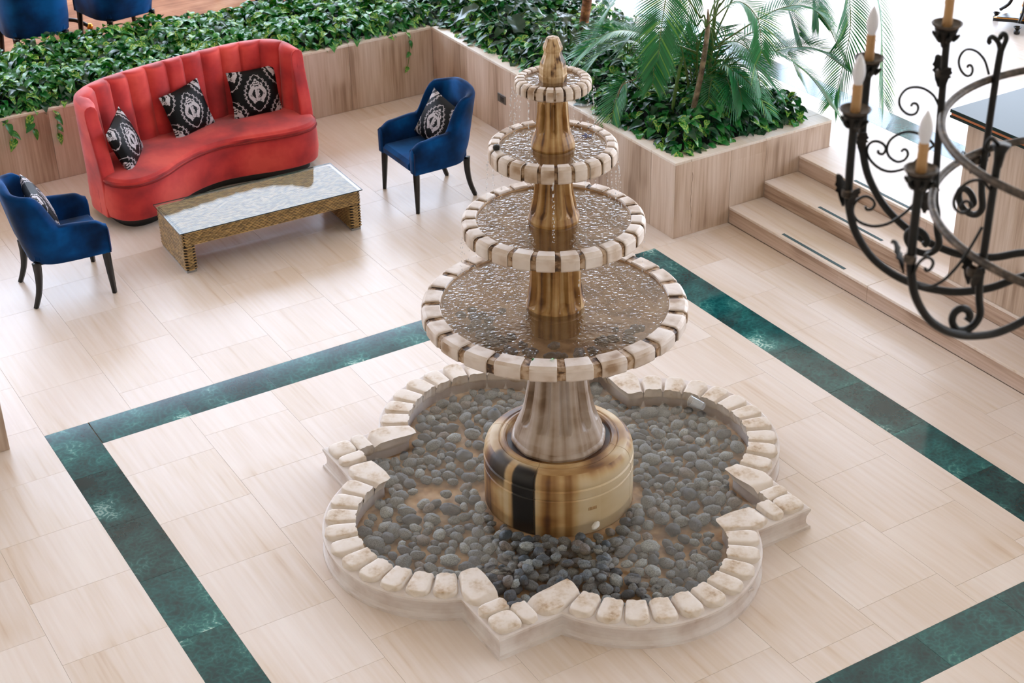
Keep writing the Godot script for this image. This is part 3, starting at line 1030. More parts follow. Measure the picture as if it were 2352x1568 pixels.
func tip_block(q: int) -> ArrayMesh:
	# corner block: rounded square at the point of the corner
	var m := MB.new()
	var c := Vector2(1.0, -1.0)
	var at := func(u: float, v: float) -> Vector3:
		var a := u * TAU
		var d := Vector2(cos(a), sin(a))
		var k := pow(pow(absf(d.x), 3.5) + pow(absf(d.y), 3.5), -1.0 / 3.5)
		var rad := 0.082 * k * sin(v * PI * 0.5)
		var p := (c + d * rad).rotated(q * PI * 0.5)
		return Vector3(p.x, 0.146 + 0.032 * pow(cos(v * PI * 0.5), 0.35), p.y)
	m.grid(28, 8, at, false)
	return m.done()

# ------------------------------------------------------------------ tiered fountain
func flute_stem(rad: Array, nfl: int, y0: float, y1: float, w: float, depth: float, phase: float, rows := 34) -> ArrayMesh:
	# rad: points (radius, height); flutes with rounded ends between heights y0 and y1; w: share of the pitch
	var m := MB.new()
	var n := 144
	var yb: float = rad[0].y
	var yt: float = rad[rad.size() - 1].y
	var rows_y := []
	for p in rad: rows_y.append(p.y)
	for k in rows + 1: rows_y.append(lerpf(yb, yt, float(k) / rows))
	rows_y.sort()
	var radius := func(y: float) -> float:
		for k in rad.size() - 1:
			if y <= rad[k + 1].y + 1e-6:
				var t: float = (y - rad[k].y) / maxf(rad[k + 1].y - rad[k].y, 1e-6)
				return lerpf(rad[k].x, rad[k + 1].x, t)
		return rad[rad.size() - 1].x
	m.grid(n, rows_y.size() - 1, func(u, v):
		var y: float = rows_y[int(round(v * (rows_y.size() - 1)))]
		var r: float = radius.call(y)
		var a: float = u * TAU
		var pitch := TAU / nfl
		var x := (fposmod(a - phase + pitch * 0.5, pitch) - pitch * 0.5) / (pitch * 0.5 * w)   # -1..1 inside a flute
		var ends := 0.0
		var hw: float = r * pitch * 0.5 * w
		if y < y0 + hw: ends = (y0 + hw - y) / hw
		elif y > y1 - hw: ends = (y - y1 + hw) / hw
		var q := sqrt(x * x + ends * ends)
		var dd: float = depth * 1.9 * smoothstep(1.0, 0.62, q) - 0.0045 * smoothstep(1.25, 1.05, q) * smoothstep(0.85, 1.0, q)
		# flattened facets between the flutes
		var fac: float = cos(fposmod(a - phase + pitch * 0.5, pitch) - pitch * 0.5)
		var rr: float = lerpf(r, r * cos(pitch * 0.5) / fac * 1.03, 0.5) - dd
		return Vector3(rr * sin(a), y, rr * cos(a)))
	return m.done()

func basin(f: Node3D, off: Vector3, ri: float, ro: float, yt: float, yb: float, neck: float, depth: float, n: int, gap: float):
	# rim ring at groove level, bowl below, and n blocks standing proud of it
	var g := 0.010
	var m := MB.new()
	var ch := minf(0.022, (ro - ri) * 0.32)
	var prof := [Vector2(neck, yb - depth), Vector2(neck * 1.15, yb - depth * 0.86), Vector2(lerpf(neck, ro, 0.45), yb - depth * 0.62), Vector2(lerpf(neck, ro, 0.8), yb - depth * 0.24), Vector2(ro - g - 0.004, yb), Vector2(ro - g, yb + 0.004), Vector2(ro - g, yt - ch - g * 0.5), Vector2(ro - ch - g * 0.5, yt - g), Vector2(ri + 0.004, yt - g), Vector2(ri, yt - g - 0.004)]
	m.lathe(prof, 96)
	part("bowl", m.done(), MT["groove_stain"], f, Transform3D(Basis(), off))
	var b := MB.new()
	b.lathe([Vector2(ri, yt - g - 0.004), Vector2(ri - 0.006, yt - 0.03), Vector2(ri * 0.9, yb - depth * 0.25), Vector2(ri * 0.6, yb - depth * 0.55), Vector2(neck * 0.4, yb - depth * 0.68)], 72)
	part("bowl_lining", b.done(), MT["pool_floor"], f, Transform3D(Basis(), off))
	# scalloped underside ribs, one below each block
	var pitch := TAU / n
	var half := pitch * 0.5 * (1.0 - gap)
	var bl := MB.new()
	var bp := [Vector2(ri + 0.001, yt - 0.035), Vector2(ri + 0.0015, yt - 0.005), Vector2(ri + 0.006, yt), Vector2(ro - ch, yt), Vector2(ro - ch * 0.25, yt - ch * 0.62), Vector2(ro, yt - ch * 1.25), Vector2(ro, yb + 0.008), Vector2(ro - 0.006, yb - 0.002), Vector2(ro - g - 0.012, yb - 0.004)]
	var us := [-1.0, -0.9, -0.45, 0.0, 0.45, 0.9, 1.0]
	var pos := func(i: int, j: int) -> Vector3:
		var u: float = us[i]
		var p: Vector2 = bp[j]
		if absf(u) > 0.95:                        # chamfer: edge rows sit lower
			p += Vector2(-0.004 if j >= 3 else 0.0, -0.004 if j in [1, 2, 3] else 0.0)
			u *= 1.0
		elif absf(u) > 0.85: u *= 1.035
		return Vector3(p.x * sin(u * half), p.y, p.x * cos(u * half))
	for j in bp.size() - 1:                       # flat bands lengthwise, smooth only across
		var base := bl.v.size()
		for e in 2:
			for i in us.size(): bl.vert(pos.call(i, j + e))
		for i in us.size() - 1:
			bl.quad(base + us.size() + i, base + us.size() + i + 1, base + i + 1, base + i)
	for sgn in [0, us.size() - 1]:                # flanks
		var ring := []
		for j in bp.size(): ring.append(pos.call(sgn, j))
		for j in bp.size() - 1:
			var p0: Vector3 = ring[j]
			var p1: Vector3 = ring[j + 1]
			var inn := Vector3(0, 0, g + 0.006)
			var q0 := p0 * Vector3((p0.length() - 0.012) / p0.length(), 1, (p0.length() - 0.012) / p0.length()) - Vector3(0, 0.004, 0)
			var q1 := p1 * Vector3((p1.length() - 0.012) / p1.length(), 1, (p1.length() - 0.012) / p1.length()) - Vector3(0, 0.004, 0)
			bl.flat4(p0, p1, q1, q0, Vector3(0, (yt + yb) * 0.5, (ri + ro) * 0.5))
	var bm := bl.done()
	for k in n:
		part("rim_block", bm, MT["cast_stone"], f, Transform3D(Basis(Vector3.UP, pitch * k + 0.13), off))

func build_fountain():
	var f := thing("tiered_fountain", FC)
	tag(f, "tall four tiered cast stone fountain with fluted stem standing in the pool", "fountain")
	var rt := Vector3(0.83964, 0, 0.54315)
	var lean := func(y): return rt * (0.003 - 0.0125 * clampf(y, 0, 2.2))
	# pedestal drum of four blocks
	var prof := [Vector2(0.445, 0.02), Vector2(0.462, 0.035), Vector2(0.462, 0.285), Vector2(0.455, 0.292), Vector2(0.462, 0.300), Vector2(0.462, 0.352), Vector2(0.454, 0.360), Vector2(0.458, 0.372), Vector2(0.456, 0.40), Vector2(0.447, 0.428), Vector2(0.428, 0.450), Vector2(0.40, 0.461), Vector2(0.372, 0.464), Vector2(0.362, 0.458), Vector2(0.352, 0.470), Vector2(0.338, 0.474), Vector2(0.326, 0.468), Vector2(0.318, 0.452), Vector2(0.20, 0.448), Vector2(0.05, 0.445), Vector2(0.05, 0.02)]
	for k in 4:
		var a0 := deg_to_rad(327.0 - 19.0 + 90.0 * k) + 0.003
		var m := MB.new()
		m.lathe(prof, 26, a0, a0 + PI * 0.5 - 0.006, 0.5, true)
		part("pedestal_block", m.done(), MT["pedestal_stone"], f)
	var lead := MB.new()
	lead.box(Vector3(0, 0, 0.4615), Vector3(0.055, 0.022, 0.006), 0.0015)
	part("maker_tablet", lead.done(), MT["finial_stone"], f, Transform3D(Basis(Vector3.UP, deg_to_rad(327 + 26)), Vector3(0, 0.215, 0)))
	# stems
	var V := func(r, y): return Vector2(r, y)
	part("stem", flute_stem([V.call(0.284, 0.448), V.call(0.290, 0.468), V.call(0.284, 0.488), V.call(0.272, 0.492), V.call(0.268, 0.53), V.call(0.238, 0.60), V.call(0.208, 0.70), V.call(0.186, 0.82), V.call(0.170, 0.96), V.call(0.160, 1.08), V.call(0.155, 1.22)], 10, 0.60, 1.3, 0.52, 0.014, deg_to_rad(327 + 12)), MT["grey_stem"], f)
	part("stem", flute_stem([V.call(0.176, 1.18), V.call(0.178, 1.29), V.call(0.176, 1.345), V.call(0.170, 1.352), V.call(0.174, 1.372), V.call(0.168, 1.40), V.call(0.157, 1.45), V.call(0.149, 1.52), V.call(0.145, 1.62), V.call(0.144, 1.74), V.call(0.148, 1.80)], 10, 1.40, 1.73, 0.60, 0.012, deg_to_rad(327 + 18)), MT["stained_stem"], f, Transform3D(Basis(), lean.call(1.5)))
	part("stem", flute_stem([V.call(0.148, 1.75), V.call(0.150, 1.85), V.call(0.149, 1.915), V.call(0.143, 1.922), V.call(0.146, 1.94), V.call(0.136, 1.975), V.call(0.120, 2.03), V.call(0.106, 2.10), V.call(0.098, 2.18), V.call(0.098, 2.26)], 10, 1.985, 2.33, 0.62, 0.011, deg_to_rad(327 + 9)), MT["stained_stem"], f, Transform3D(Basis(), lean.call(2.0)))
	part("stem", flute_stem([V.call(0.126, 2.21), V.call(0.128, 2.32), V.call(0.129, 2.362), V.call(0.122, 2.368), V.call(0.126, 2.385), V.call(0.118, 2.412), V.call(0.102, 2.45), V.call(0.090, 2.50), V.call(0.083, 2.57), V.call(0.080, 2.65), V.call(0.082, 2.70)], 8, 2.47, 2.635, 0.46, 0.012, deg_to_rad(327 + 4)), MT["stained_stem"], f, Transform3D(Basis(), lean.call(2.3)))
	# basins
	basin(f, lean.call(1.9), 0.665, 0.778, 1.405, 1.318, 0.20, 0.13, 24, 0.24)
	basin(f, lean.call(2.2), 0.438, 0.522, 1.945, 1.855, 0.14, 0.10, 24, 0.24)
	basin(f, lean.call(2.2), 0.297, 0.361, 2.392, 2.300, 0.09, 0.09, 24, 0.22)
	basin(f, lean.call(2.1), 0.152, 0.211, 2.772, 2.708, 0.078, 0.05, 24, 0.24)
	# finial: eight sided steps
	var fi := MB.new()
	var fp := [V.call(0.071, 2.745), V.call(0.075, 2.765), V.call(0.078, 2.80), V.call(0.075, 2.812), V.call(0.074, 2.852), V.call(0.070, 2.868), V.call(0.069, 2.888), V.call(0.063, 2.905), V.call(0.050, 2.945), V.call(0.047, 2.965), V.call(0.053, 2.976), V.call(0.054, 2.998), V.call(0.047, 3.020), V.call(0.036, 3.052), V.call(0.034, 3.062), V.call(0.006, 3.066), V.call(0.006, 3.055), V.call(0.001, 3.055)]
	for k in fp.size(): fp[k] = Vector2(fp[k].x, 2.745 + (fp[k].y - 2.745) * 0.78)
	for j in fp.size() - 1:
		for i in 8:
			var a := TAU * i / 8 + deg_to_rad(327)
			var b := TAU * (i + 1) / 8 + deg_to_rad(327)
			var pts := []
			for q in [[fp[j], a], [fp[j], b], [fp[j + 1], b], [fp[j + 1], a]]:
				pts.append(Vector3(q[0].x * sin(q[1]), q[0].y, q[0].x * cos(q[1])))
			var k := [fi.vert(pts[0], Vector2(i / 8.0, 0.2 + 2.2 * (fp[j].y - 2.74))), fi.vert(pts[1], Vector2((i + 1) / 8.0, 0.2 + 2.2 * (fp[j].y - 2.74))), fi.vert(pts[2], Vector2((i + 1) / 8.0, 0.2 + 2.2 * (fp[j + 1].y - 2.74))), fi.vert(pts[3], Vector2(i / 8.0, 0.2 + 2.2 * (fp[j + 1].y - 2.74)))]
			fi.quad(k[0], k[1], k[2], k[3])
	part("finial", fi.done(), MT["finial_stone"], f, Transform3D(Basis(), lean.call(2.1)))
	# water in each basin
	var names := ["lowest and widest", "second", "third", "topmost and smallest"]
	var ws := [[0.664, 1.386, 1.9], [0.437, 1.926, 2.2], [0.296, 2.374, 2.2], [0.152, 2.758, 2.1]]
	for i in 4:
		var w := MB.new()
		var rw: float = ws[i][0]
		w.grid(72, 14, func(u, v): return Vector3(rw * v * sin(u * TAU), 0.0, rw * v * cos(u * TAU)), true)
		var wn := part("basin_water", w.done(), MT["basin_water"], null, Transform3D(Basis(), FC + lean.call(ws[i][2]) + Vector3(0, ws[i][1], 0)))
		tag(wn, "rippling water in the %s basin of the fountain" % names[i], "water", "", "stuff")
	# falling drops, strings of beads from the three upper rims
	var sp := MB.new()
	sp.lathe([Vector2(0.0005, -1.0), Vector2(0.5, -0.85), Vector2(0.9, -0.4), Vector2(1.0, 0.0), Vector2(0.8, 0.6), Vector2(0.4, 1.1), Vector2(0.0005, 1.4)], 8)
	var drop := sp.done()
	var r := RandomNumberGenerator.new()
	r.seed = 21
	var falls := [[0.205, 2.72, 2.39, 2.1, 16], [0.352, 2.31, 1.95, 2.2, 16], [0.50, 1.87, 1.40, 2.2, 9]]
	for i in 3:
		var pl := []
		for k in falls[i][4]:
			var a := r.randf() * TAU
			if i == 0: a = deg_to_rad(327.0) + deg_to_rad([-88.0, -84.0, -75.0, -64.0, -52.0, 62.0, 70.0, 80.0, 88.0, 95.0, 120.0, 150.0, -120.0, -140.0, 40.0, -35.0][k])
			elif i == 1: a = deg_to_rad(327.0) + deg_to_rad([-80.0, -76.0, -62.0, -48.0, 0.0, 0.6, 52.0, 60.0, 68.0, 76.0, 84.0, 110.0, 140.0, -110.0, -140.0, 28.0][k])
			var nb := 10 + r.randi() % 12
			for d in nb:
				var t := (d + r.randf() * 0.9) / nb
				var y: float = lerpf(falls[i][1], falls[i][2], t)
				var rad: float = falls[i][0] + 0.012 + 0.03 * sqrt(t) * (0.5 + 0.5 * sin(k * 2.3)) + r.randf_range(-0.004, 0.004)
				var aa: float = a + r.randf_range(-0.012, 0.012)
				var s := r.randf_range(0.0016, 0.0036) * (1.35 if t < 0.25 else 1.0)
				pl.append(Transform3D(Basis().scaled(Vector3(s, s * r.randf_range(1.0, 2.0), s)), FC + lean.call(falls[i][3]) + Vector3(rad * sin(aa), y, rad * cos(aa))))
		var o := many("water_drops", drop, MT["water_drop"], pl)
		tag(o, "strings of bright water drops falling from the %s basin rim" % ["topmost", "third", "second"][i], "water drops", "", "stuff")
	# small things caught on the fountain
	var lf := part("fallen_leaf", small_leaf(0.035, 0.022), MT["pothos_gold"], null, Transform3D(Basis(Vector3.UP, 0.6) * Basis(Vector3.RIGHT, -0.3), FC + lean.call(1.9) + Vector3(-0.385, 1.409, 0.575)))
	tag(lf, "small curled yellow leaf lying on the front rim of the widest basin", "leaf")
	var lf2 := part("fallen_leaf", small_leaf(0.03, 0.014), MT["pothos_green"], null, Transform3D(Basis(Vector3.UP, 2.0), FC + lean.call(1.9) + Vector3(-0.47, 1.409, 0.515)))
	tag(lf2, "small green leaf lying in a rim gap left of the yellow leaf", "leaf")
	var kn := part("dark_knob", lathe_mesh([Vector2(0.0005, -0.008), Vector2(0.018, -0.004), Vector2(0.02, 0.008), Vector2(0.016, 0.02), Vector2(0.0005, 0.024)], 16), MT["outlet_hole"], null, Transform3D(Basis(), FC + lean.call(2.2) + Vector3(-0.312, 2.4, -0.085)))
	tag(kn, "small round black cap sitting on the third basin's left rim", "cap")
	var pp := MB.new()
	for k in 5:
		var a := TAU * k / 5.0
		pp.flat([Vector3(0, 0.004, 0), Vector3(0.026 * cos(a - 0.4), 0.001, 0.026 * sin(a - 0.4)), Vector3(0.034 * cos(a), 0.003, 0.034 * sin(a)), Vector3(0.026 * cos(a + 0.4), 0.001, 0.026 * sin(a + 0.4))])
	var fl := part("flower", pp.done(), MT["purple_petal"], null, Transform3D(Basis(), FC + lean.call(2.2) + Vector3(0.225, 2.377, 0.0)))
	tag(fl, "small purple blossom floating in the third basin", "flower")

func small_leaf(l: float, w: float) -> ArrayMesh:
	var m := MB.new()
	m.grid(4, 6, func(u, v):
		var h: float = w * sin(PI * pow(v, 0.8)) * (1.0 - 0.2 * v)
		return Vector3((u - 0.5) * h, 0.25 * absf(u - 0.5) * h + 0.15 * l * sin(v * 2.5), (v - 0.5) * l), true)
	return m.done()

# ------------------------------------------------------------------ pebbles
func in_pool(p: Vector2) -> float:                # room to the inner edge of the curb, negative outside
	var best := -9.0
	for q in 4:
		var t := p.rotated(-q * PI * 0.5)
		best = maxf(best, LRI - t.distance_to(Vector2(LC, 0)))
	best = maxf(best, HI - maxf(absf(p.x), absf(p.y)))
	return best

func pebble_mesh(seed_: int) -> ArrayMesh:
	var n := FastNoiseLite.new()
	n.seed = seed_
	n.frequency = 0.9
	var n2 := FastNoiseLite.new()
	n2.seed = seed_ + 40
	n2.frequency = 3.2
	var m := MB.new()
	var f := func(u: float, v: float) -> Vector3:
		var a := u * TAU
		var b := (v - 0.5) * PI
		var d := Vector3(cos(b) * cos(a), sin(b), cos(b) * sin(a))
		var d0 := Vector3(cos(b) * cos(fposmod(a, TAU - 1e-5)), sin(b), cos(b) * sin(fposmod(a, TAU - 1e-5)))
		var k := 1.0 + 0.30 * n.get_noise_3dv(d0 * 1.0) + 0.09 * n2.get_noise_3dv(d0)
		return Vector3(d.x, d.y * 0.56, d.z * 0.74) * k * 0.5
	m.grid(14, 9, f, true)
	return m.done()

func build_pebbles():
	var r := RandomNumberGenerator.new()
	r.seed = 33
	var meshes := []
	for k in 8: meshes.append(pebble_mesh(100 + k))
	var view := Vector2(-0.543, 0.8396)           # towards the viewer
	var right := Vector2(0.8396, 0.543)
	var spots := []
	var bare := [[-0.80, 0.12, 0.24], [-0.62, 0.70, 0.14], [0.66, 0.50, 0.19], [0.50, 0.05, 0.10], [-0.62, -0.55, 0.20], [0.10, 1.08, 0.14], [1.02, 0.30, 0.2]]   # right, towards viewer, radius
	var tries := 0
	while spots.size() < 640 and tries < 60000:
		tries += 1
		var p := Vector2(r.randf_range(-1.4, 1.4), r.randf_range(-1.4, 1.4))
		var size := r.randf_range(0.062, 0.130)
		var room := in_pool(p)
		if room < size * 0.55 or p.length() < 0.47 + size * 0.5: continue
		var sx := p.dot(right)
		var sv := p.dot(view)
		var keep := 1.0
		for b in bare:
			var d: float = Vector2(sx - b[0], sv - b[1]).length()
			keep = minf(keep, smoothstep(b[2] * 0.7, b[2] * 1.3, d) + 0.06)
		keep *= lerpf(0.25, 1.0, smoothstep(0.03, 0.16, room))
		if r.randf() > keep: continue
		var hit := 0.0
		for s in spots:
			var d: float = p.distance_to(s[0])
			hit = maxf(hit, (s[1] + size) * 0.5 * (0.80 if tries < 30000 else 0.62) - d)
		if hit > 0.0: continue
		spots.append([p, size, hit])
	# heap near the front of the pedestal: a second layer
	for k in 60:
		var sv := r.randf_range(0.52, 0.98)
		var sx := r.randf_range(-0.35, 0.30)
		spots.append([right * sx + view * sv, r.randf_range(0.06, 0.10), 1.0])
	spots.sort_custom(func(a, b): return a[0].dot(view) > b[0].dot(view))
	var rest := {}
	var n := 0
	for s in spots:
		var size: float = s[1]
		var y := 0.028 + size * 0.25 + (0.045 if s[2] > 0.5 else r.randf_range(0.0, 0.012))
		var b := Basis(Vector3.UP, r.randf() * TAU) * Basis(Vector3.RIGHT, r.randf_range(-0.25, 0.25)) * Basis(Vector3.FORWARD, r.randf_range(-0.25, 0.25))
		var t := Transform3D(sb(b, Vector3.ONE * size), FC + Vector3(s[0].x, y, s[0].y))
		var k := r.randi() % 8
		var c: int = [0, 0, 0, 1, 1, 2, 2, 3, 4, 5][r.randi() % 10]
		if n < 300:
			var o := part("pebble", meshes[k], MT["pebble%d" % c], null, t)
			tag(o, "rounded grey lava pebble lying among many in the near half of the fountain pool", "pebble", "lava pebbles in the near half of the pool")
		else:
			if not rest.has(k): rest[k] = [[], []]
			rest[k][0].append(t)
			var q: Color = MT["pebble%d" % c].albedo_color
			rest[k][1].append(q.srgb_to_linear())
		n += 1
	for k in rest:
		var me: ArrayMesh = meshes[k].duplicate()
		me.surface_set_material(0, MT["pebble"])
		var o := many("pebble_bed", me, MT["pebble"], rest[k][0], null, rest[k][1])
		tag(o, "grey lava pebbles in the far half of the fountain pool", "pebbles", "pebble bed in the far half of the pool", "stuff")
	# pebbles on the floor of the widest basin
	var bp := []
	var bt := []
	for k in 46:
		var a := deg_to_rad(327) + r.randf_range(-1.9, 1.2)
		var q := r.randf_range(0.30, 0.56)
		var size := r.randf_range(0.05, 0.085)
		bp.append(Transform3D(sb(Basis(Vector3.UP, r.randf() * TAU), Vector3.ONE * size), FC + Vector3(-0.02 + q * sin(a), 1.285 + 0.06 * maxf(0.0, q - 0.4) / 0.16, -0.01 + q * cos(a))))
		bt.append(Color(1, 1, 1) * r.randf_range(0.5, 1.1))
	for i in bp.size():
		var o := part("basin_pebble", meshes[i % 8], MT["pebble%d" % [0, 1, 4][i % 3]], null, bp[i])
		tag(o, "dark grey pebble lying under the water in the widest basin", "pebble", "pebbles in the widest basin")
	# white shell fragment by the pedestal
	var sh := part("shell", pebble_mesh(300), MT["white_shell"], null, Transform3D(sb(Basis(Vector3.UP, 0.6), Vector3(0.085, 0.05, 0.055)), FC + Vector3(right.x * 0.22 + view.x * 0.47, 0.125, right.y * 0.22 + view.y * 0.47)))
	tag(sh, "pale broken shell resting on the pebbles at the foot of the pedestal", "shell")

# ------------------------------------------------------------------ sofa
func build_sofa_group():
	var turn := deg_to_rad(8.5)
	var s := thing("curved_sofa", Vector3(2.46, 0, -3.2), turn)
	tag(s, "red velvet curved sofa with a channelled back and black plinth", "sofa")
	var red: Material = MT["red_velvet"]
	# plan of the back's outside, t from the left front end round the back to the right front end
	var plan := func(t: float, inset: float, y: float) -> Vector2:
		var c := -cos(PI * t)
		var sn := sin(PI * t)
		var a := 1.055 - inset
		var b := 0.46 - inset
		var x := a * signf(c) * pow(absf(c), 0.62)
		var z := 0.06 - b * pow(sn, 0.60)
		var lean := 0.05 * clampf((y - 0.3) / 0.75, 0, 1)
		return Vector2(x * (1.0 + lean * 0.25), z - lean * sn)
	var front := spline([Vector2(-1.05, 0.06), Vector2(-1.045, 0.20), Vector2(-1.0, 0.33), Vector2(-0.90, 0.42), Vector2(-0.75, 0.445), Vector2(-0.57, 0.40), Vector2(-0.36, 0.295), Vector2(-0.15, 0.222), Vector2(0.08, 0.207), Vector2(0.30, 0.265), Vector2(0.52, 0.345), Vector2(0.72, 0.395), Vector2(0.88, 0.39), Vector2(0.99, 0.32), Vector2(1.045, 0.20), Vector2(1.05, 0.06)], 4)
	# whole plan outline (front then back), used for plinth, skirt and seat
	var outline := []
	for p in front: outline.append(p)
	for k in 39: outline.append(plan.call(1.0 - (k + 1) / 40.0, 0.0, 0.0))
	var slab := func(y0: float, y1: float, inset: float, bulge: float, round_top: float) -> ArrayMesh:
		var m := MB.new()
		var n := outline.size()
		var rows := [[y0, inset + 0.012], [y0 + 0.012, inset], [lerpf(y0, y1, 0.35), inset - bulge], [lerpf(y0, y1, 0.7), inset - bulge * 0.8], [y1 - round_top, inset - bulge * 0.3], [y1 - round_top * 0.35, inset + round_top * 0.3], [y1, inset + round_top]]
		var cen := Vector2(0, -0.05)
		var off := func(i: int, d: float) -> Vector2:
			var p: Vector2 = outline[i % n]
			var tg: Vector2 = (outline[(i + 1) % n] - outline[(i - 1 + n) % n]).normalized()
			return p - Vector2(-tg.y, tg.x) * d
		m.grid(n, rows.size() - 1, func(u, v):
			var i := int(round(u * n)) % n
			var r = rows[int(round(v * (rows.size() - 1)))]
			var q: Vector2 = off.call(i, r[1])
			return Vector3(q.x, r[0], q.y), false)
		# lid, slightly domed
		m.grid(n, 5, func(u, v):
			var i := int(round(u * n)) % n
			var q: Vector2 = off.call(i, rows[6][1])
			var w := lerpf(1.0, 0.0, v)
			var qq := Vector2(lerpf(q.x * 0.85, q.x, w), lerpf(-0.06, q.y, w))
			return Vector3(qq.x, y1 + 0.012 * (1.0 - w * w) * (2.0 if round_top > 0.01 else 0.0), qq.y), false)
		return m.done()
	part("plinth", slab.call(0.0, 0.095, 0.085, 0.0, 0.004), MT["black_plinth"], s)
	part("skirt", slab.call(0.09, 0.405, 0.006, 0.012, 0.006), red, s)
	part("seat", slab.call(0.400, 0.462, 0.008, 0.010, 0.026), red, s)
	# piping under the seat's front edge
	var pp := MB.new()
	var path := []
	for k in range(4, front.size() - 4): path.append(Vector3(front[k].x, 0.403, front[k].y) + Vector3(0, 0, 0.006))
	pp.tube(path, 0.005, 6)
	part("piping", pp.done(), MT["seam_red"], s)
	# back: thirteen channels, each a padded panel over the inside, rolling over the top to the outside
	var top := func(t: float) -> float: return 1.08 - 0.04 * pow(absf(t * 2.0 - 1.0), 6.0)
	var nch := 13
	var cuts := [0.0]                             # channels of equal width along the curve
	var run := [0.0]
	for k in 400: run.append(run[k] + plan.call(k / 400.0, 0.06, 0.6).distance_to(plan.call((k + 1) / 400.0, 0.06, 0.6)))
	var at_k := 0
	for k in nch:
		while at_k < 400 and run[at_k] < run[400] * (k + 1.0) / nch: at_k += 1
		cuts.append(1.0 if k == nch - 1 else at_k / 400.0)
	var pt := func(t: float, k: float, puff: float) -> Vector3:
		# k from 0 (inside at the seat) over the top to 1 (outside at the skirt)
		var h: float = top.call(t)
		var y: float
		var ins: float
		if k < 0.45:
			y = lerpf(0.43, h - 0.055, k / 0.45)
			ins = 0.135 - 0.02 * (k / 0.45)
		elif k < 0.65:
			var a := (k - 0.45) / 0.2 * PI
			y = h - 0.055 + 0.055 * sin(a)
			ins = 0.0575 + 0.0575 * cos(a)
		else:
			y = lerpf(h - 0.055, 0.09, (k - 0.65) / 0.35)
			ins = 0.0
		var q: Vector2 = plan.call(t, ins - puff * (-1.0 if k < 0.55 else 0.0) * 1.0, y)
		return Vector3(q.x, y, q.y)
	# t reaches past the ends of the half ellipse by straight wings
	var wing := func(t: float, k: float, puff: float) -> Vector3:
		var tt := clampf(t, 0.0, 1.0)
		var p: Vector3 = pt.call(tt, k, puff)
		return p
	for c in nch:
		var m := MB.new()
		m.grid(8, 26, func(u, v):
			var t := lerpf(cuts[c], cuts[c + 1], u)
			var x: float = u * 2.0 - 1.0
			var puff := 0.032 * (1.0 - pow(absf(x), 2.6)) * (1.0 - smoothstep(0.52, 0.64, v)) - 0.004
			return wing.call(t, v, puff), false)
		part("back_channel", m.done(), red, s)
	# wing ends: the straight front returns of the back at both sides
	for sg in [-1.0, 1.0]:
		var m := MB.new()
		var te := 0.0 if sg < 0 else 1.0
		m.grid(10, 26, func(u, v):
			var p: Vector3 = pt.call(te, v, 0.0)
			var h: float = p.y
			var reach := lerpf(0.135, 0.015, smoothstep(0.42, 1.02, h))
			if h < 0.42: reach = 0.135
			var uu := sin(u * PI * 0.5)
			# round the front end: pull both faces together
			var mid: float = sg * (1.055 - 0.06)
			var close := sqrt(maxf(0.0, 1.0 - pow(maxf(0.0, (u - 0.6) / 0.4), 2.0)))
			return Vector3(lerpf(mid, p.x, close), p.y - 0.03 * pow(u, 3.0) * smoothstep(0.8, 1.0, h), p.z + reach * uu), sg < 0)
		part("wing", m.done(), red, s)
		var sm := MB.new()
		var sp := []
		for k in 8: sp.append(Vector3(sg * 1.052, lerpf(0.10, 0.44, k / 7.0), 0.075 + 0.005))
		sm.tube(sp, 0.004, 5)
		part("seam", sm.done(), MT["seam_red"], s)
	# cushions on the sofa
	var words := ["left end, tilted against the wing", "middle", "right"]
	var P := [[Vector3(-0.735, 0.652, 0.045), -0.62, -0.34, 0.46], [Vector3(0.0, 0.66, -0.185), -0.08, -0.30, 0.46], [Vector3(0.66, 0.665, -0.135), 0.06, -0.28, 0.47]]
	var ll := ["black cushion with silver damask pattern at the red sofa's left end, tilted", "black cushion with silver damask pattern leaning in the middle of the red sofa", "black cushion with silver damask pattern leaning at the right of the red sofa"]
	for i in 3:
		var c := part("cushion", cushion_mesh(P[i][3], P[i][3] * 0.93, 0.15), MT["damask"])
		tag(c, ll[i], "cushion", "damask cushions on the red sofa")
		var b := Basis(Vector3.UP, turn) * Basis(Vector3.UP, [0.78, 0.20, -0.16][i]) * Basis(Vector3.RIGHT, P[i][2]) * Basis(Vector3.BACK, [0.16, 0.10, -0.02][i])
		c.transform = Transform3D(b, s.transform * (P[i][0] as Vector3))

func cushion_mesh(w: float, h: float, d: float) -> ArrayMesh:
	var m := MB.new()
	for side in [1.0, -1.0]:
		m.grid(18, 18, func(u, v):
			var x: float = u * 2.0 - 1.0
			var y: float = v * 2.0 - 1.0
			var e := (1.0 - x * x) * (1.0 - y * y)
			var t := pow(maxf(e, 0.0), 0.42)
			var pin := 1.0 - 0.07 * (1.0 - absf(y) * absf(x))
			var px := x * (1.0 - 0.06 * (1.0 - y * y))
			var py := y * (1.0 - 0.06 * (1.0 - x * x))
			return Vector3(px * w * 0.5, py * h * 0.5, side * d * 0.5 * t), side < 0)
		# texture upright on the front
		var n := m.uv.size()
		for k in range(n - 361, n): m.uv[k] = Vector2(m.uv[k].x if side > 0 else 1.0 - m.uv[k].x, 1.0 - m.uv[k].y)
	return m.done()

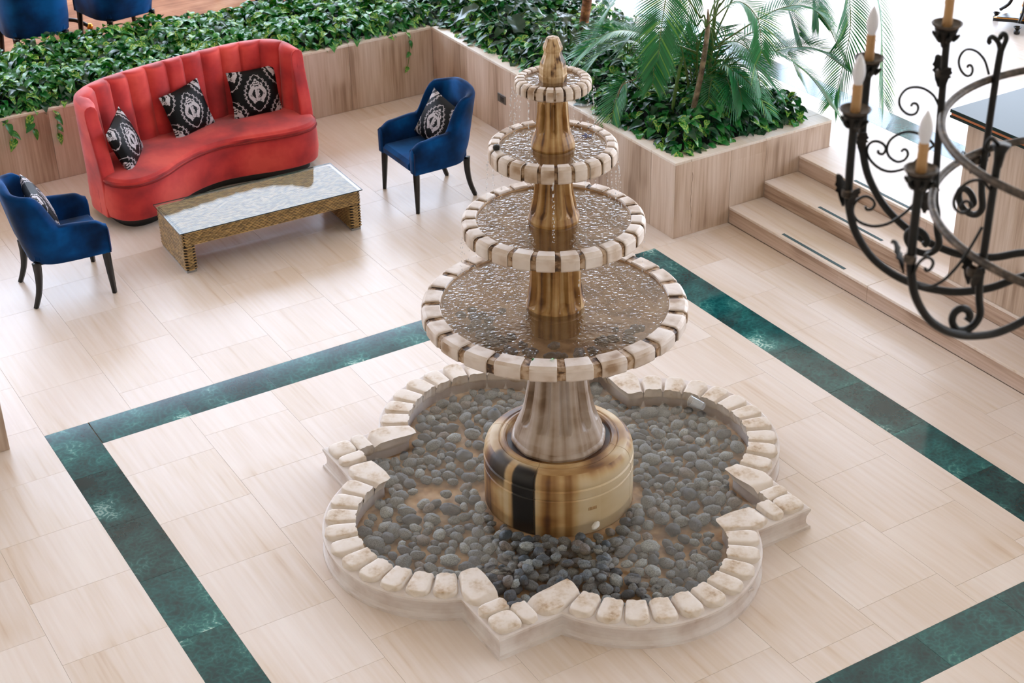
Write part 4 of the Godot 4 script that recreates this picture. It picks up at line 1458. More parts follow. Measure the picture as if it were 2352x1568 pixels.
# ------------------------------------------------------------------ blue armchairs
func make_armchair() -> Node3D:
	var t := thing("armchair")
	var blue: Material = MT["blue_velvet"]
	# plan: s from 0 (left arm's front) round the back to 1 (right arm's front); front is +z
	var plan := func(s: float, ins: float, y: float) -> Vector2:
		var hw := 0.325 - ins
		var zf := 0.31
		var zb := -0.30 + ins
		var rad := 0.21 - ins
		var l1 := zf - (zb + rad)                # straight side
		var l2 := rad * PI * 0.5
		var l3 := 2.0 * (hw - rad)
		var tot := 2.0 * l1 + 2.0 * l2 + l3
		var L0 := 0.31 - (-0.30 + 0.21)
		var d := s * tot
		var p: Vector2
		if d < l1: p = Vector2(-hw, zf - d)
		elif d < l1 + l2:
			var a := (d - l1) / rad
			p = Vector2(-hw + rad - rad * cos(a), zb + rad - rad * sin(a))
		elif d < l1 + l2 + l3: p = Vector2(-hw + rad + (d - l1 - l2), zb)
		elif d < l1 + 2.0 * l2 + l3:
			var a := (d - l1 - l2 - l3) / rad
			p = Vector2(hw - rad + rad * sin(a), zb + rad - rad * cos(a))
		else: p = Vector2(hw, zb + rad + (d - l1 - 2.0 * l2 - l3))
		var back := smoothstep(0.22, 0.40, s) * smoothstep(0.78, 0.60, s)
		p.y -= 0.10 * back * clampf((y - 0.40) / 0.55, 0.0, 1.0)
		if y < 0.5: p *= 1.0 - 0.07 * (0.5 - y) / 0.14 * smoothstep(0.15, 0.35, minf(s, 1.0 - s))
		return p
	var topf := func(s: float) -> float:
		var e := minf(s, 1.0 - s)
		var h := 0.635 + 0.02 * smoothstep(0.05, 0.2, e)
		h -= 0.05 * pow(1.0 - smoothstep(0.0, 0.075, e), 2.0)
		h += 0.265 * smoothstep(0.222, 0.315, e) + 0.055 * smoothstep(0.30, 0.5, e)
		return h
	var th := 0.075
	var m := MB.new()
	var nv := 22
	m.grid(64, nv, func(u, v):
		var s := clampf(u, 0.0, 1.0)
		var h: float = topf.call(s)
		var y: float
		var ins: float
		if v < 0.4:
			y = lerpf(0.355, h - th * 0.5, v / 0.4)
			ins = 0.006 * (1.0 - v / 0.4)
		elif v < 0.65:
			var a = (v - 0.4) / 0.25 * PI
			y = h - th * 0.5 + th * 0.5 * sin(a)
			ins = th * 0.5 - th * 0.5 * cos(a)
		else:
			y = lerpf(h - th * 0.5, 0.40, (v - 0.65) / 0.35)
			ins = th + 0.012 * sin((v - 0.65) / 0.35 * PI)
		var q: Vector2 = plan.call(s, ins, y)
		# the shell's plan for the inside keeps the same s, so re-aim the ends to the front plane
		return Vector3(q.x, y, q.y), true)
	part("shell", m.done(), blue, t)
	# front faces of the arms
	for sg in [-1.0, 1.0]:
		var f := MB.new()
		f.grid(8, 14, func(u, v):
			var ee := 0.0
			var h: float = topf.call(0.0)
			var x: float = sg * lerpf(0.325, 0.325 - th, u)
			var y := lerpf(0.357, h - th * 0.5, v)
			if v > 0.85: y += th * 0.5 * sin(u * PI) * (v - 0.85) / 0.15
			var rnd: float = 1.0 - pow(absf(u * 2.0 - 1.0), 4.0)
			return Vector3(x, y, 0.308 + 0.014 * rnd * smoothstep(0.0, 0.06, v) * smoothstep(1.0, 0.9, v)), sg > 0)
		part("arm_front", f.done(), blue, t)
		var pi := MB.new()
		var pth := []
		for k in 7: pth.append(Vector3(sg * 0.327, lerpf(0.36, 0.56, k / 6.0), 0.309))
		pi.tube(pth, 0.004, 5)
		part("piping", pi.done(), MT["seam_blue"], t)
	# seat
	var st := MB.new()
	st.box(Vector3(0, 0.405, 0.035), Vector3(0.51, 0.10, 0.57), 0.028)
	part("seat", st.done(), blue, t)
	var un := MB.new()
	un.box(Vector3(0, 0.353, 0.0), Vector3(0.50, 0.012, 0.5), 0.002)
	part("base", un.done(), MT["black_plinth"], t)
	# legs: straight tapered in front, sabre curved behind
	for sg in [-1.0, 1.0]:
		var fl := MB.new()
		fl.tube([Vector3(sg * 0.288, 0.36, 0.277), Vector3(sg * 0.298, 0.18, 0.283), Vector3(sg * 0.308, 0.0, 0.290)], [0.033, 0.027, 0.019], 4)
		part("leg", fl.done(), MT["black_wood"], t)
		var rl := MB.new()
		rl.tube(spline([Vector3(sg * 0.235, 0.37, -0.245), Vector3(sg * 0.238, 0.25, -0.247), Vector3(sg * 0.245, 0.12, -0.268), Vector3(sg * 0.252, 0.0, -0.312)], 4), [0.036, 0.034, 0.033, 0.031, 0.03, 0.028, 0.026, 0.025, 0.024, 0.023, 0.022, 0.021, 0.020], 4)
		part("leg", rl.done(), MT["black_wood"], t)
	return t

var armchair: Node3D
func place_chair(at: Vector3, turn: float, label: String, group: String) -> Node3D:
	var c: Node3D = armchair
	if c.has_meta("label"):
		c = armchair.duplicate()
		c.name = numbered("armchair")
		add_child(c, true)
	c.position = at
	c.rotation.y = turn
	tag(c, label, "armchair", group)
	return c

func build_armchairs():
	armchair = make_armchair()
	var g := "blue velvet armchairs by the coffee table"
	var r := place_chair(Vector3(4.045, 0, -1.955), deg_to_rad(-90), "blue velvet armchair with a cushion standing right of the wicker table", g)
	var l := place_chair(Vector3(0.815, 0, -2.03), deg_to_rad(87), "blue velvet armchair with a cushion at the left edge beside the red sofa", g)
	var ll := ["pinkish silver damask cushion propped in the right-hand blue armchair", "silver damask cushion leaning sideways on in the left-hand blue armchair"]
	for i in 2:
		var ch: Node3D = [r, l][i]
		var c := part("cushion", cushion_mesh(0.45, 0.43, 0.15), MT["damask"])
		tag(c, ll[i], "cushion", "damask cushions on the armchairs")
		var b := Basis(Vector3.UP, [0.25, -0.05][i]) * Basis(Vector3.RIGHT, -0.38) * Basis(Vector3.BACK, [-0.28, 0.1][i])
		c.transform = ch.transform * Transform3D(b, Vector3([0.0, 0.02][i], [0.635, 0.69][i], [-0.12, -0.09][i]))
	g = "blue armchairs seen from behind on the upper floor"
	place_chair(Vector3(1.88, UP_Y, -5.96), deg_to_rad(176), "blue velvet armchair seen from behind above the planter, at the top left corner", g)
	place_chair(Vector3(2.75, UP_Y, -6.02), deg_to_rad(190), "blue velvet armchair seen from behind above the planter, second from the corner", g)
	var far := place_chair(Vector3(4.52, UP_Y, -6.75), deg_to_rad(200), "blue armchair of which only black leg ends show at the top edge", g)

# ------------------------------------------------------------------ wicker coffee table
func build_coffee_table():
	var t := thing("coffee_table", Vector3(2.455, 0, -1.965), deg_to_rad(-1.6))
	tag(t, "long low woven wicker coffee table with a clear glass top", "coffee table")
	var L := 1.53
	var D := 0.60
	var H := 0.352
	var th := 0.115
	var lw := 0.085
	part("top_frame", box_mesh(Vector3(L, th, D), 0.006, Vector3(0, H - th * 0.5, 0)), MT["wicker_core"], t)
	for sg in [-1.0, 1.0]:
		part("leg_panel", box_mesh(Vector3(lw, H - th - 0.022, D), 0.006, Vector3(sg * (L - lw) * 0.5, (H - th + 0.022) * 0.5, 0)), MT["wicker_core"], t)
		part("foot", box_mesh(Vector3(lw * 0.98, 0.022, D * 0.98), 0.002, Vector3(sg * (L - lw) * 0.5, 0.011, 0)), MT["silver_foot"], t)
	# woven strands: short bowed pieces in brick pattern on every face
	var sm := MB.new()
	var path := []
	for k in 7:
		var u := k / 6.0
		path.append(Vector3((u - 0.5) * 1.0, 0.0, 0.30 * sin(u * PI) - 0.06))
	sm.tube(path, 0.19, 6, 1.0)
	var strand := sm.done()
	var pl := []
	var tn := []
	var r := RandomNumberGenerator.new()
	r.seed = 9
	var face := func(o: Vector3, ux: Vector3, uy: Vector3, w: float, h: float):
		var n := ux.cross(uy)
		var rows := int(round(h / 0.0128))
		var cols := int(round(w / 0.036))
		for j in rows:
			for i in cols + 1:
				var x := (i + (0.5 if j % 2 else 0.0)) * w / cols - w * 0.0
				if x > w - 0.008 or x < 0.008: continue
				var p := o + ux * x + uy * ((j + 0.5) * h / rows) + n * 0.001
				pl.append(Transform3D(Basis(ux * 0.041, uy * 0.0265, n * 0.020), p))
				var s := r.randf_range(0.5, 1.2)
				tn.append(Color(0.43 * s, 0.27 * s, 0.10 * s))
	var X := Vector3.RIGHT
	var Y := Vector3.UP
	var Z := Vector3.BACK
	for sg in [1.0, -1.0]:
		face.call(Vector3(-L * 0.5 * sg, H - th, D * 0.5 * sg), X * sg, Y, L, th)
		for e in [-1.0, 1.0]:
			var xx: float = e * (L - lw) * 0.5 - lw * 0.5 * sg
			face.call(Vector3(xx, 0.022, D * 0.5 * sg), X * sg, Y, lw, H - th - 0.022)
		face.call(Vector3(L * 0.5 * sg, 0.022, D * 0.5 * sg), -Z * sg, Y, D, H - 0.022)
		face.call(Vector3((-L * 0.5 + lw) * sg, 0.022, D * 0.5 * sg), -Z * sg, Y, D, H - th - 0.022)
	face.call(Vector3(-L * 0.5, H, D * 0.5), X, -Z, L, D)
	many("woven_strands", strand, MT["wicker"], pl, t, tn)
	var gl := part("glass_top", box_mesh(Vector3(L + 0.05, 0.008, D + 0.045), 0.001, Vector3(0, H + 0.0125, 0)), MT["table_glass"], t)
	gl.set_meta("label", "clear glass top")
	var ed := MB.new()
	for sg in [-1.0, 1.0]:
		ed.box(Vector3(0, H + 0.0125, sg * (D + 0.045) * 0.5), Vector3(L + 0.052, 0.0078, 0.0016), 0.0)
		ed.box(Vector3(sg * (L + 0.05) * 0.5, H + 0.0125, 0), Vector3(0.0016, 0.0078, D + 0.045), 0.0)
	part("glass_edge", ed.done(), MT["glass_edge"], t)

# ------------------------------------------------------------------ furniture on the upper floors
func build_upper_furniture():
	# gilt and black centre table at the top right corner: only its base is in view
	var t := thing("centre_table", Vector3(10.66, UP_Y, -1.30), deg_to_rad(24))
	tag(t, "black and gilt centre table with a scalloped base at the top right corner", "table")
	var pl := MB.new()
	var gd := MB.new()
	var ring := []
	for k in 64:
		var a := TAU * k / 64.0
		var c := absf(cos(2.0 * a))
		var rad := 0.20 + 0.19 * pow(1.0 - absf(sin(2.0 * (a + PI * 0.25))), 1.6) + 0.02 * c
		ring.append(Vector2(rad * cos(a), rad * sin(a)))
	for w in [[pl, 0.075, 0.105, 1.0], [gd, 0.1055, 0.112, 0.985], [pl, 0.1115, 0.118, 0.90]]:
		var m: MB = w[0]
		m.grid(64, 1, func(u, v):
			var q: Vector2 = ring[int(round(u * 64)) % 64] * w[3]
			return Vector3(q.x, lerpf(w[1], w[2], v), q.y), true)
		for yy in [[w[2], true], [w[1], false]]:
			m.grid(64, 1, func(u, v):
				var q: Vector2 = ring[int(round(u * 64)) % 64] * w[3] * (1.0 - v)
				return Vector3(q.x, yy[0], q.y), yy[1])
	part("base_plate", pl.done(), MT["black_wood"], t)
	part("gilt_edge", gd.done(), MT["gold"], t)
	for k in 4:
		var a := PI * 0.5 * k
		var d := Vector3(cos(a), 0, sin(a))
		var ft := MB.new()
		ft.lathe([Vector2(0.012, 0), Vector2(0.03, 0.006), Vector2(0.034, 0.03), Vector2(0.02, 0.05), Vector2(0.04, 0.075)], 12)
		part("foot", ft.done(), MT["black_wood"], t, Transform3D(Basis(), d * 0.33))
		var lg := MB.new()
		lg.tube(spline([d * 0.30 + Vector3(0, 0.11, 0), d * 0.20 + Vector3(0, 0.22, 0), d * 0.22 + Vector3(0, 0.42, 0), d * 0.36 + Vector3(0, 0.60, 0), d * 0.34 + Vector3(0, 0.74, 0)], 4), 0.018, 8)
		part("leg", lg.done(), MT["black_wood"], t)
	var co := MB.new()
	co.lathe([Vector2(0.085, 0.116), Vector2(0.09, 0.13), Vector2(0.06, 0.16), Vector2(0.085, 0.20), Vector2(0.075, 0.24), Vector2(0.04, 0.27), Vector2(0.055, 0.30), Vector2(0.10, 0.37), Vector2(0.11, 0.43), Vector2(0.06, 0.50), Vector2(0.04, 0.58), Vector2(0.09, 0.74)], 24)
	part("column", co.done(), MT["gold"], t)
	var bd := MB.new()
	bd.lathe([Vector2(0.062, 0.262), Vector2(0.082, 0.275), Vector2(0.062, 0.288)], 24)
	part("band", bd.done(), MT["black_wood"], t)
	var tp := MB.new()
	tp.lathe([Vector2(0.30, 0.74), Vector2(0.55, 0.745), Vector2(0.57, 0.76), Vector2(0.55, 0.775), Vector2(0.001, 0.776)], 40)
	part("table_top", tp.done(), MT["black_wood"], t)
	# small dark pedestal table between the two rear armchairs
	var p := thing("pedestal_table", Vector3(2.35, UP_Y, -6.75), 0.3)
	tag(p, "black pedestal table with gilt claw feet between the blue armchairs behind the planter", "table")
	var st := MB.new()
	st.lathe([Vector2(0.05, 0.06), Vector2(0.06, 0.10), Vector2(0.035, 0.16), Vector2(0.045, 0.35), Vector2(0.03, 0.60), Vector2(0.09, 0.68)], 18)
	part("column", st.done(), MT["black_wood"], p)
	var tt := MB.new()
	tt.lathe([Vector2(0.10, 0.68), Vector2(0.36, 0.685), Vector2(0.375, 0.70), Vector2(0.36, 0.715), Vector2(0.001, 0.716)], 32)
	part("table_top", tt.done(), MT["black_wood"], p)
	for k in 3:
		var a := TAU * k / 3.0 + 0.5
		var d := Vector3(cos(a), 0, sin(a))
		var lg := MB.new()
		lg.tube(spline([d * 0.04 + Vector3(0, 0.13, 0), d * 0.16 + Vector3(0, 0.10, 0), d * 0.27 + Vector3(0, 0.03, 0)], 4), 0.022, 8)
		part("leg", lg.done(), MT["black_wood"], p)
		var ft := MB.new()
		ft.lathe([Vector2(0.001, 0.0), Vector2(0.03, 0.006), Vector2(0.034, 0.03), Vector2(0.02, 0.055), Vector2(0.001, 0.06)], 12)
		part("foot", ft.done(), MT["gold"], p, Transform3D(Basis(), d * 0.28))

# ------------------------------------------------------------------ plants
func heart_leaf(seed_: int) -> ArrayMesh:
	# unit leaf: base at the origin, tip along +z, upper face +y; folded along the midrib and drooping at the tip
	var r := RandomNumberGenerator.new()
	r.seed = seed_
	var fold := r.randf_range(0.15, 0.40)
	var droop := r.randf_range(0.1, 0.38)
	var wide := r.randf_range(0.58, 0.72)
	var m := MB.new()
	m.grid(4, 6, func(u, v):
		var x: float = u * 2.0 - 1.0
		var w: float = wide * 0.5 * pow(sin(PI * pow(v * 0.985 + 0.006, 0.62)), 0.85)
		var z: float = v - 0.13 * absf(x) * (1.0 - v) * 1.6
		return Vector3(x * w, fold * absf(x) * w + 0.1 * sin(v * 3.0) - droop * v * v, z), true)
	return m.done()

func leaf_at(p: Vector3, dir: Vector3, up: Vector3, size: float) -> Transform3D:
	var z := dir.normalized()
	var x := up.cross(z).normalized()
	var y := z.cross(x)
	return Transform3D(Basis(x * size, y * size, z * size), p)

func bed(called: String, label: String, at: Vector3, areas: Array, count: int, singles: int, seed_: int, lean: Array, mats: Array):
	# areas: [x0, x1, z0, z1, weight]; lean: [outward vector, position of the edge along it]
	var t := thing(called, at)
	tag(t, label, "plants")
	var r := RandomNumberGenerator.new()
	r.seed = seed_
	var bump := FastNoiseLite.new()
	bump.seed = seed_
	bump.frequency = 1.1
	var meshes := []
	for k in 6: meshes.append(heart_leaf(seed_ + k))
	var heap := {}
	var tot := 0.0
	for a in areas: tot += a[4]
	for n in count:
		var w := r.randf() * tot
		var ar = areas[0]
		for a in areas:
			w -= a[4]
			if w <= 0.0:
				ar = a
				break
		var p := Vector3(r.randf_range(ar[0], ar[1]), 0, r.randf_range(ar[2], ar[3]))
		var h: float = 0.10 + 0.13 * bump.get_noise_2d(p.x * 1.3, p.z * 1.3) + 0.05
		var edge := 9.0
		var out := Vector3.ZERO
		for l in lean:
			var d: float = l[1] - p.dot(l[0])
			if d < edge:
				edge = d
				out = l[0]
		var lip: float = 0.05 * bump.get_noise_2d(p.x * 4.0 + 30.0, p.z * 4.0)
		if edge < 0.05 + lip and r.randf() < 0.75: continue
		var layer := r.randf()
		p.y = 0.64 + (h + 0.05) * (0.35 + 0.65 * sqrt(layer)) * smoothstep(-0.05, 0.25, edge)
		if edge < 0.10: p.y = maxf(p.y, 0.685)
		var a := r.randf() * TAU
		var dir := Vector3(cos(a), r.randf_range(-0.75, 0.12), sin(a)) + out * (0.9 if edge < 0.2 else 0.25) + Vector3(-0.15, 0, 0.3)
		var up := Vector3(r.randf_range(-0.45, 0.45), 1.0, r.randf_range(-0.45, 0.45))
		var size := r.randf_range(0.07, 0.125)
		var tr := leaf_at(p - at, dir, up, size)
		var k := r.randi() % 6
		var mi: String = mats[r.randi() % mats.size()]
		if layer > 0.6 and singles > 0 and n % 3 == 0 and in_view(p, -5.0):
			singles -= 1
			part("leaf", meshes[k], MT[mi], t, tr)
		else:
			var key := "%d %s" % [k, mi]
			if not heap.has(key): heap[key] = [meshes[k], mi, []]
			heap[key][2].append(tr)
	for key in heap:
		var me: ArrayMesh = heap[key][0].duplicate()
		me.surface_set_material(0, MT[heap[key][1]])
		many("leaf_mass", me, MT[heap[key][1]], heap[key][2], t)
	return t

func hanging_vine(t: Node3D, pts: Array, leaves: int, seed_: int, size: float):
	var r := RandomNumberGenerator.new()
	r.seed = seed_
	var q := spline(pts, 5)
	var m := MB.new()
	m.tube(q, 0.0032, 5)
	part("vine", m.done(), MT["vine_stem"], t)
	for k in leaves:
		var p: Vector3 = sample(q, (k + 0.6) / leaves)
		var dir := Vector3(r.randf_range(-0.8, 0.8), -0.5, r.randf_range(-0.1, 0.6))
		part("leaf", heart_leaf(seed_ + k), MT[["pothos_mid", "pothos_gold", "pothos_green"][k % 3]], t, leaf_at(p, dir, Vector3(0.2, 0.8, 0.7), size * r.randf_range(0.75, 1.15)))

func frond_mesh(pts: Array, seed_: int, ll := 0.30, rows := 34) -> ArrayMesh:
	var r := RandomNumberGenerator.new()
	r.seed = seed_
	var q := spline(pts, 10)
	var m := MB.new()
	m.tint = Color(0.11, 0.17, 0.035)
	var rad := []
	for k in q.size(): rad.append(lerpf(0.008, 0.002, float(k) / q.size()))
	m.tube(q, rad, 5)
	var shade := r.randf_range(0.85, 1.2)
	for k in rows:
		var t := lerpf(0.22, 1.0, float(k) / (rows - 1))
		var p: Vector3 = sample(q, t)
		var tg: Vector3 = (sample(q, minf(t + 0.03, 1.0)) - sample(q, t - 0.03)).normalized()
		var side := tg.cross(Vector3.UP)
		if side.length() < 0.1: side = tg.cross(Vector3(0.54, 0, -0.84))
		side = side.normalized()
		var up := side.cross(tg)
		for sg in [-1.0, 1.0]:
			var l: float = ll * (0.35 + 0.65 * pow(sin(PI * lerpf(0.18, 0.93, (t - 0.22) / 0.78)), 0.7)) * r.randf_range(0.88, 1.1)
			var d: Vector3 = (side * sg * lerpf(0.85, 0.45, t) + tg * lerpf(0.35, 0.75, t) + up * 0.16).normalized()
			var w := 0.0068 * r.randf_range(0.85, 1.15)
			var c := Color(0.014, 0.165, 0.05) * shade * r.randf_range(0.75, 1.25)
			if r.randf() < 0.12: c = Color(0.12, 0.30, 0.05)
			m.tint = c
			var prev := []
			for s in 5:
				var v := s / 4.0
				var cen: Vector3 = p + d * l * v + Vector3(0, -0.17 * l * v * v, 0)
				var hw: float = w * [0.35, 1.0, 0.95, 0.6, 0.04][s]
				var wx: Vector3 = d.cross(up).normalized()
				var a := m.vert(cen - wx * hw + up * hw * 0.35)
				var b := m.vert(cen)
				var e := m.vert(cen + wx * hw + up * hw * 0.35)
				if s > 0:
					m.quad(prev[0], prev[1], b, a)
					m.quad(prev[1], prev[2], e, b)
				prev = [a, b, e]
	return m.done()

func broad_plant(called: String, label: String, at: Vector3, n: int, h: float, l: float, w: float, m: String, seed_: int):
	var t := thing(called, at)
	tag(t, label, "plant")
	var r := RandomNumberGenerator.new()
	r.seed = seed_
	for k in n:
		var a := TAU * k / n * 2.4 + r.randf()
		var out := Vector3(cos(a), 0, sin(a))
		var hh := h * r.randf_range(0.45, 1.0)
		var tip := out * r.randf_range(0.10, 0.26) + Vector3(0, hh, 0)
		var st := MB.new()
		st.tube(spline([Vector3.ZERO, tip * 0.5 + Vector3(0, hh * 0.15, 0), tip], 4), 0.005, 5)
		part("stalk", st.done(), MT["vine_stem"], t)
		var lm := MB.new()
		var ll := l * r.randf_range(0.75, 1.15)
		lm.grid(6, 9, func(u, v):
			var x: float = u * 2.0 - 1.0
			var ww: float = w * ll * 0.5 * pow(sin(PI * pow(v * 0.98 + 0.01, 0.66)), 0.8)
			return Vector3(x * ww, ww * 0.35 * absf(x) + 0.015 * sin(v * 16.0) * absf(x) - 0.35 * ll * v * v, (v - 0.08 * absf(x)) * ll), true)
		part("leaf", lm.done(), MT[m], t, leaf_at(tip, out + Vector3(0, r.randf_range(-0.5, 0.5), 0.1), Vector3.UP, 1.0))

func build_greenery():
	var L := ["pothos_green", "pothos_green", "pothos_mid", "pothos_mid", "pothos_gold", "pothos_gold", "pothos_dark"]
	var a = bed("pothos_bed", "dense bed of variegated trailing leaves in the long planter behind the red sofa", Vector3(2.4, 0.6, -4.9), [[-0.6, 5.35, -5.46, -4.13, 1.0]], 6400, 290, 200, [[Vector3(0, 0, 1), -4.10]], L)
	bed("pothos_bed", "darker leafy ground cover under the palm and broad-leaved plants", Vector3(6.1, 0.6, -2.2), [[5.34, 6.76, -4.1, -0.16, 1.0], [5.30, 6.76, -5.46, -4.1, 0.35]], 4600, 290, 260, [[Vector3(-1, 0, 0), -5.36], [Vector3(0, 0, 1), -0.14]], ["pothos_green", "pothos_dark", "pothos_dark", "pothos_mid", "pothos_gold"])
	var o := Vector3(2.4, 0.6, -4.9)
	hanging_vine(a, [Vector3(4.98, 0.70, -4.16) - o, Vector3(4.99, 0.66, -4.06) - o, Vector3(5.0, 0.50, -4.055) - o, Vector3(4.96, 0.28, -4.06) - o], 5, 301, 0.075)
	hanging_vine(a, [Vector3(1.05, 0.70, -4.16) - o, Vector3(1.03, 0.62, -4.05) - o, Vector3(1.06, 0.45, -4.05) - o], 5, 311, 0.10)
	hanging_vine(a, [Vector3(1.45, 0.70, -4.16) - o, Vector3(1.46, 0.60, -4.05) - o, Vector3(1.44, 0.40, -4.05) - o], 5, 321, 0.10)
	hanging_vine(a, [Vector3(1.25, 0.70, -4.16) - o, Vector3(1.24, 0.62, -4.05) - o, Vector3(1.25, 0.50, -4.05) - o], 4, 331, 0.10)
	# the palm clump by the steps
	var p := thing("areca_palm", Vector3(5.95, 0.6, -0.75))
	tag(p, "feathery areca palm with arching fronds growing beside the steps", "palm")
	var bo := Vector3(5.95, 0.6, -0.75)
	var tr := MB.new()
	var tq := spline([Vector3(5.85, 0.58, -0.62) - bo, Vector3(5.86, 0.80, -0.61) - bo, Vector3(5.97, 1.10, -0.66) - bo, Vector3(6.12, 1.40, -0.79) - bo, Vector3(6.17, 1.56, -0.86) - bo], 6)
	var trad := []
	for k in tq.size(): trad.append(lerpf(0.027, 0.020, k / 24.0) if k < 19 else lerpf(0.020, 0.005, (k - 18) / 6.0))
	tr.tube(tq, trad, 10)
	part("trunk", tr.done(), MT["palm_trunk"], p)
	for c in [[Vector3(5.78, 0.58, -0.79), Vector3(5.80, 0.85, -0.80), Vector3(5.90, 1.2, -0.84)], [Vector3(6.2, 0.58, -0.9), Vector3(6.24, 0.9, -0.9), Vector3(6.4, 1.45, -1.05)]]:
		var cm := MB.new()
		cm.tube(spline([c[0] - bo, c[1] - bo, c[2] - bo], 5), 0.015, 8)
		part("cane", cm.done(), MT["vine_stem"], p)
	var F := [
		[Vector3(6.13, 1.48, -0.9), Vector3(5.8, 1.85, -0.87), Vector3(5.59, 1.64, -0.71), Vector3(5.48, 1.34, -0.61)],
		[Vector3(6.11, 1.18, -0.91), Vector3(5.64, 1.39, -1.09), Vector3(5.37, 1.43, -1.15), Vector3(5.15, 1.26, -1.24)],
		[Vector3(6.1, 1.44, -0.8), Vector3(6.3, 1.65, -0.67), Vector3(6.36, 1.56, -0.45), Vector3(6.31, 1.32, -0.31)],
		[Vector3(6.17, 1.25, -0.76), Vector3(6.26, 1.34, -0.58), Vector3(6.25, 1.28, -0.34), Vector3(6.26, 1, -0.22)],
		[Vector3(6.26, 1.25, -0.81), Vector3(6.74, 1.52, -0.62), Vector3(7.02, 1.48, -0.44), Vector3(7.25, 1.01, -0.29)],
		[Vector3(6.27, 1.1, -0.81), Vector3(6.73, 1.15, -0.63), Vector3(7.01, 1.17, -0.45), Vector3(7.27, 0.96, -0.28)],
		[Vector3(6.3, 1.02, -0.79), Vector3(6.54, 1.23, -0.52), Vector3(6.83, 1.03, -0.33), Vector3(7.03, 0.72, -0.2)],
		[Vector3(6.44, 1.54, -1.06), Vector3(7.26, 1.84, -0.65), Vector3(7.39, 1.37, -0.44), Vector3(7.26, 0.67, -0.41)],
		[Vector3(6.5, 1.5, -1.14), Vector3(7.32, 1.96, -0.73), Vector3(7.62, 1.57, -0.41), Vector3(7.69, 0.61, -0.25)],
		[Vector3(6.26, 0.86, -0.7), Vector3(6.12, 1.04, -0.67), Vector3(5.99, 0.9, -0.57), Vector3(6.01, 0.63, -0.5)],
		[Vector3(6.26, 0.86, -0.7), Vector3(6.14, 1.06, -0.54), Vector3(6.09, 0.98, -0.39), Vector3(6.13, 0.71, -0.31)],
		[Vector3(6.41, 0.78, -0.72), Vector3(6.4, 0.86, -0.6), Vector3(6.42, 0.74, -0.47), Vector3(6.43, 0.52, -0.41)],
		[Vector3(5.94, 0.87, -0.91), Vector3(5.77, 1.24, -0.89), Vector3(5.58, 1.29, -0.78), Vector3(5.51, 1.1, -0.71)],
		[Vector3(5.69, 0.85, -1.07), Vector3(5.5, 1.01, -1.07), Vector3(5.36, 0.85, -1.04), Vector3(5.3, 0.58, -1.02)],
		[Vector3(6.23, 1.34, -1.08), Vector3(5.96, 1.73, -1.36), Vector3(5.72, 1.58, -1.52), Vector3(5.58, 1.26, -1.61)],
		[Vector3(6.35, 1.42, -1), Vector3(6.39, 1.84, -1.09), Vector3(6.27, 1.77, -1.16), Vector3(6.09, 1.38, -1.05)],
		[Vector3(6.45, 1.3, -1.05), Vector3(6.71, 1.73, -1), Vector3(6.93, 1.57, -0.86), Vector3(7.03, 1.22, -0.68)],
		[Vector3(6.5, 1.43, -1.14), Vector3(6.89, 1.89, -1.01), Vector3(7.18, 1.69, -0.82), Vector3(7.23, 1.34, -0.67)],
		[Vector3(6.18, 0.99, -0.99), Vector3(6.1, 1.34, -1.16), Vector3(5.85, 1.35, -1.32), Vector3(5.7, 1.15, -1.42)],
		[Vector3(6.06, 0.91, -0.83), Vector3(6.11, 1.17, -0.56), Vector3(6.14, 1.11, -0.42), Vector3(6.13, 0.92, -0.3)],
		[Vector3(5.93, 0.83, -1.15), Vector3(5.82, 1.19, -1.34), Vector3(5.6, 1.17, -1.48), Vector3(5.43, 0.92, -1.59)],
		[Vector3(6.42, 1.11, -0.95), Vector3(6.73, 1.26, -0.87), Vector3(6.92, 1.14, -0.74), Vector3(7.05, 0.84, -0.66)],
	]
	for i in F.size():
		var pts := []
		for q in F[i]: pts.append(q - bo)
		var len := 0.0
		for k in pts.size() - 1: len += pts[k].distance_to(pts[k + 1])
		var crown := Vector3(6.16, 1.53, -0.85) - bo
		var root: Vector3 = Vector3(6.22, 0.58, -0.95) - bo + Vector3(0.03 * (i % 3), 0, -0.03 * (i % 4))
		var stalk := MB.new()
		var far_off: float = pts[0].distance_to(crown)
		if far_off < 0.42 and pts[0].y > 0.55: stalk.tube(spline([crown - Vector3(0.03, 0.12, -0.03), crown.lerp(pts[0], 0.5), pts[0], pts[0].lerp(pts[1], 0.08)], 4), 0.008, 6)
		else: stalk.tube(spline([root, root.lerp(pts[0], 0.55) + Vector3(-0.04, 0.08, 0), pts[0], pts[0].lerp(pts[1], 0.08)], 4), 0.008, 6)
		part("stalk", stalk.done(), MT["vine_stem"], p)
		part("frond", frond_mesh(pts, 400 + i, clampf(len * 0.30, 0.13, 0.34), int(clampf(len * 42.0, 22, 58))), MT["palm_leaf"], p)
	var rr := RandomNumberGenerator.new()
	rr.seed = 77
	for k in 15:                                # younger fronds filling the clump
		var az := deg_to_rad(-110.0 + 13.0 * k) + rr.randf_range(-0.2, 0.2)
		var d := Vector3(cos(az), 0, sin(az))
		var reach := rr.randf_range(0.35, 0.62)
		var b0 := Vector3(0.15, 0.08, -0.10) + d * 0.06
		var hgt := rr.randf_range(0.25, 0.62)
		var fp := [b0, b0 + d * reach * 0.35 + Vector3(0, hgt, 0), b0 + d * reach * 0.75 + Vector3(0, hgt * 0.95, 0), b0 + d * reach * 1.15 + Vector3(0, hgt * 0.45, 0)]
		part("frond", frond_mesh(fp, 450 + k, rr.randf_range(0.16, 0.24), 28), MT["palm_leaf"], p)
	var ds := MB.new()
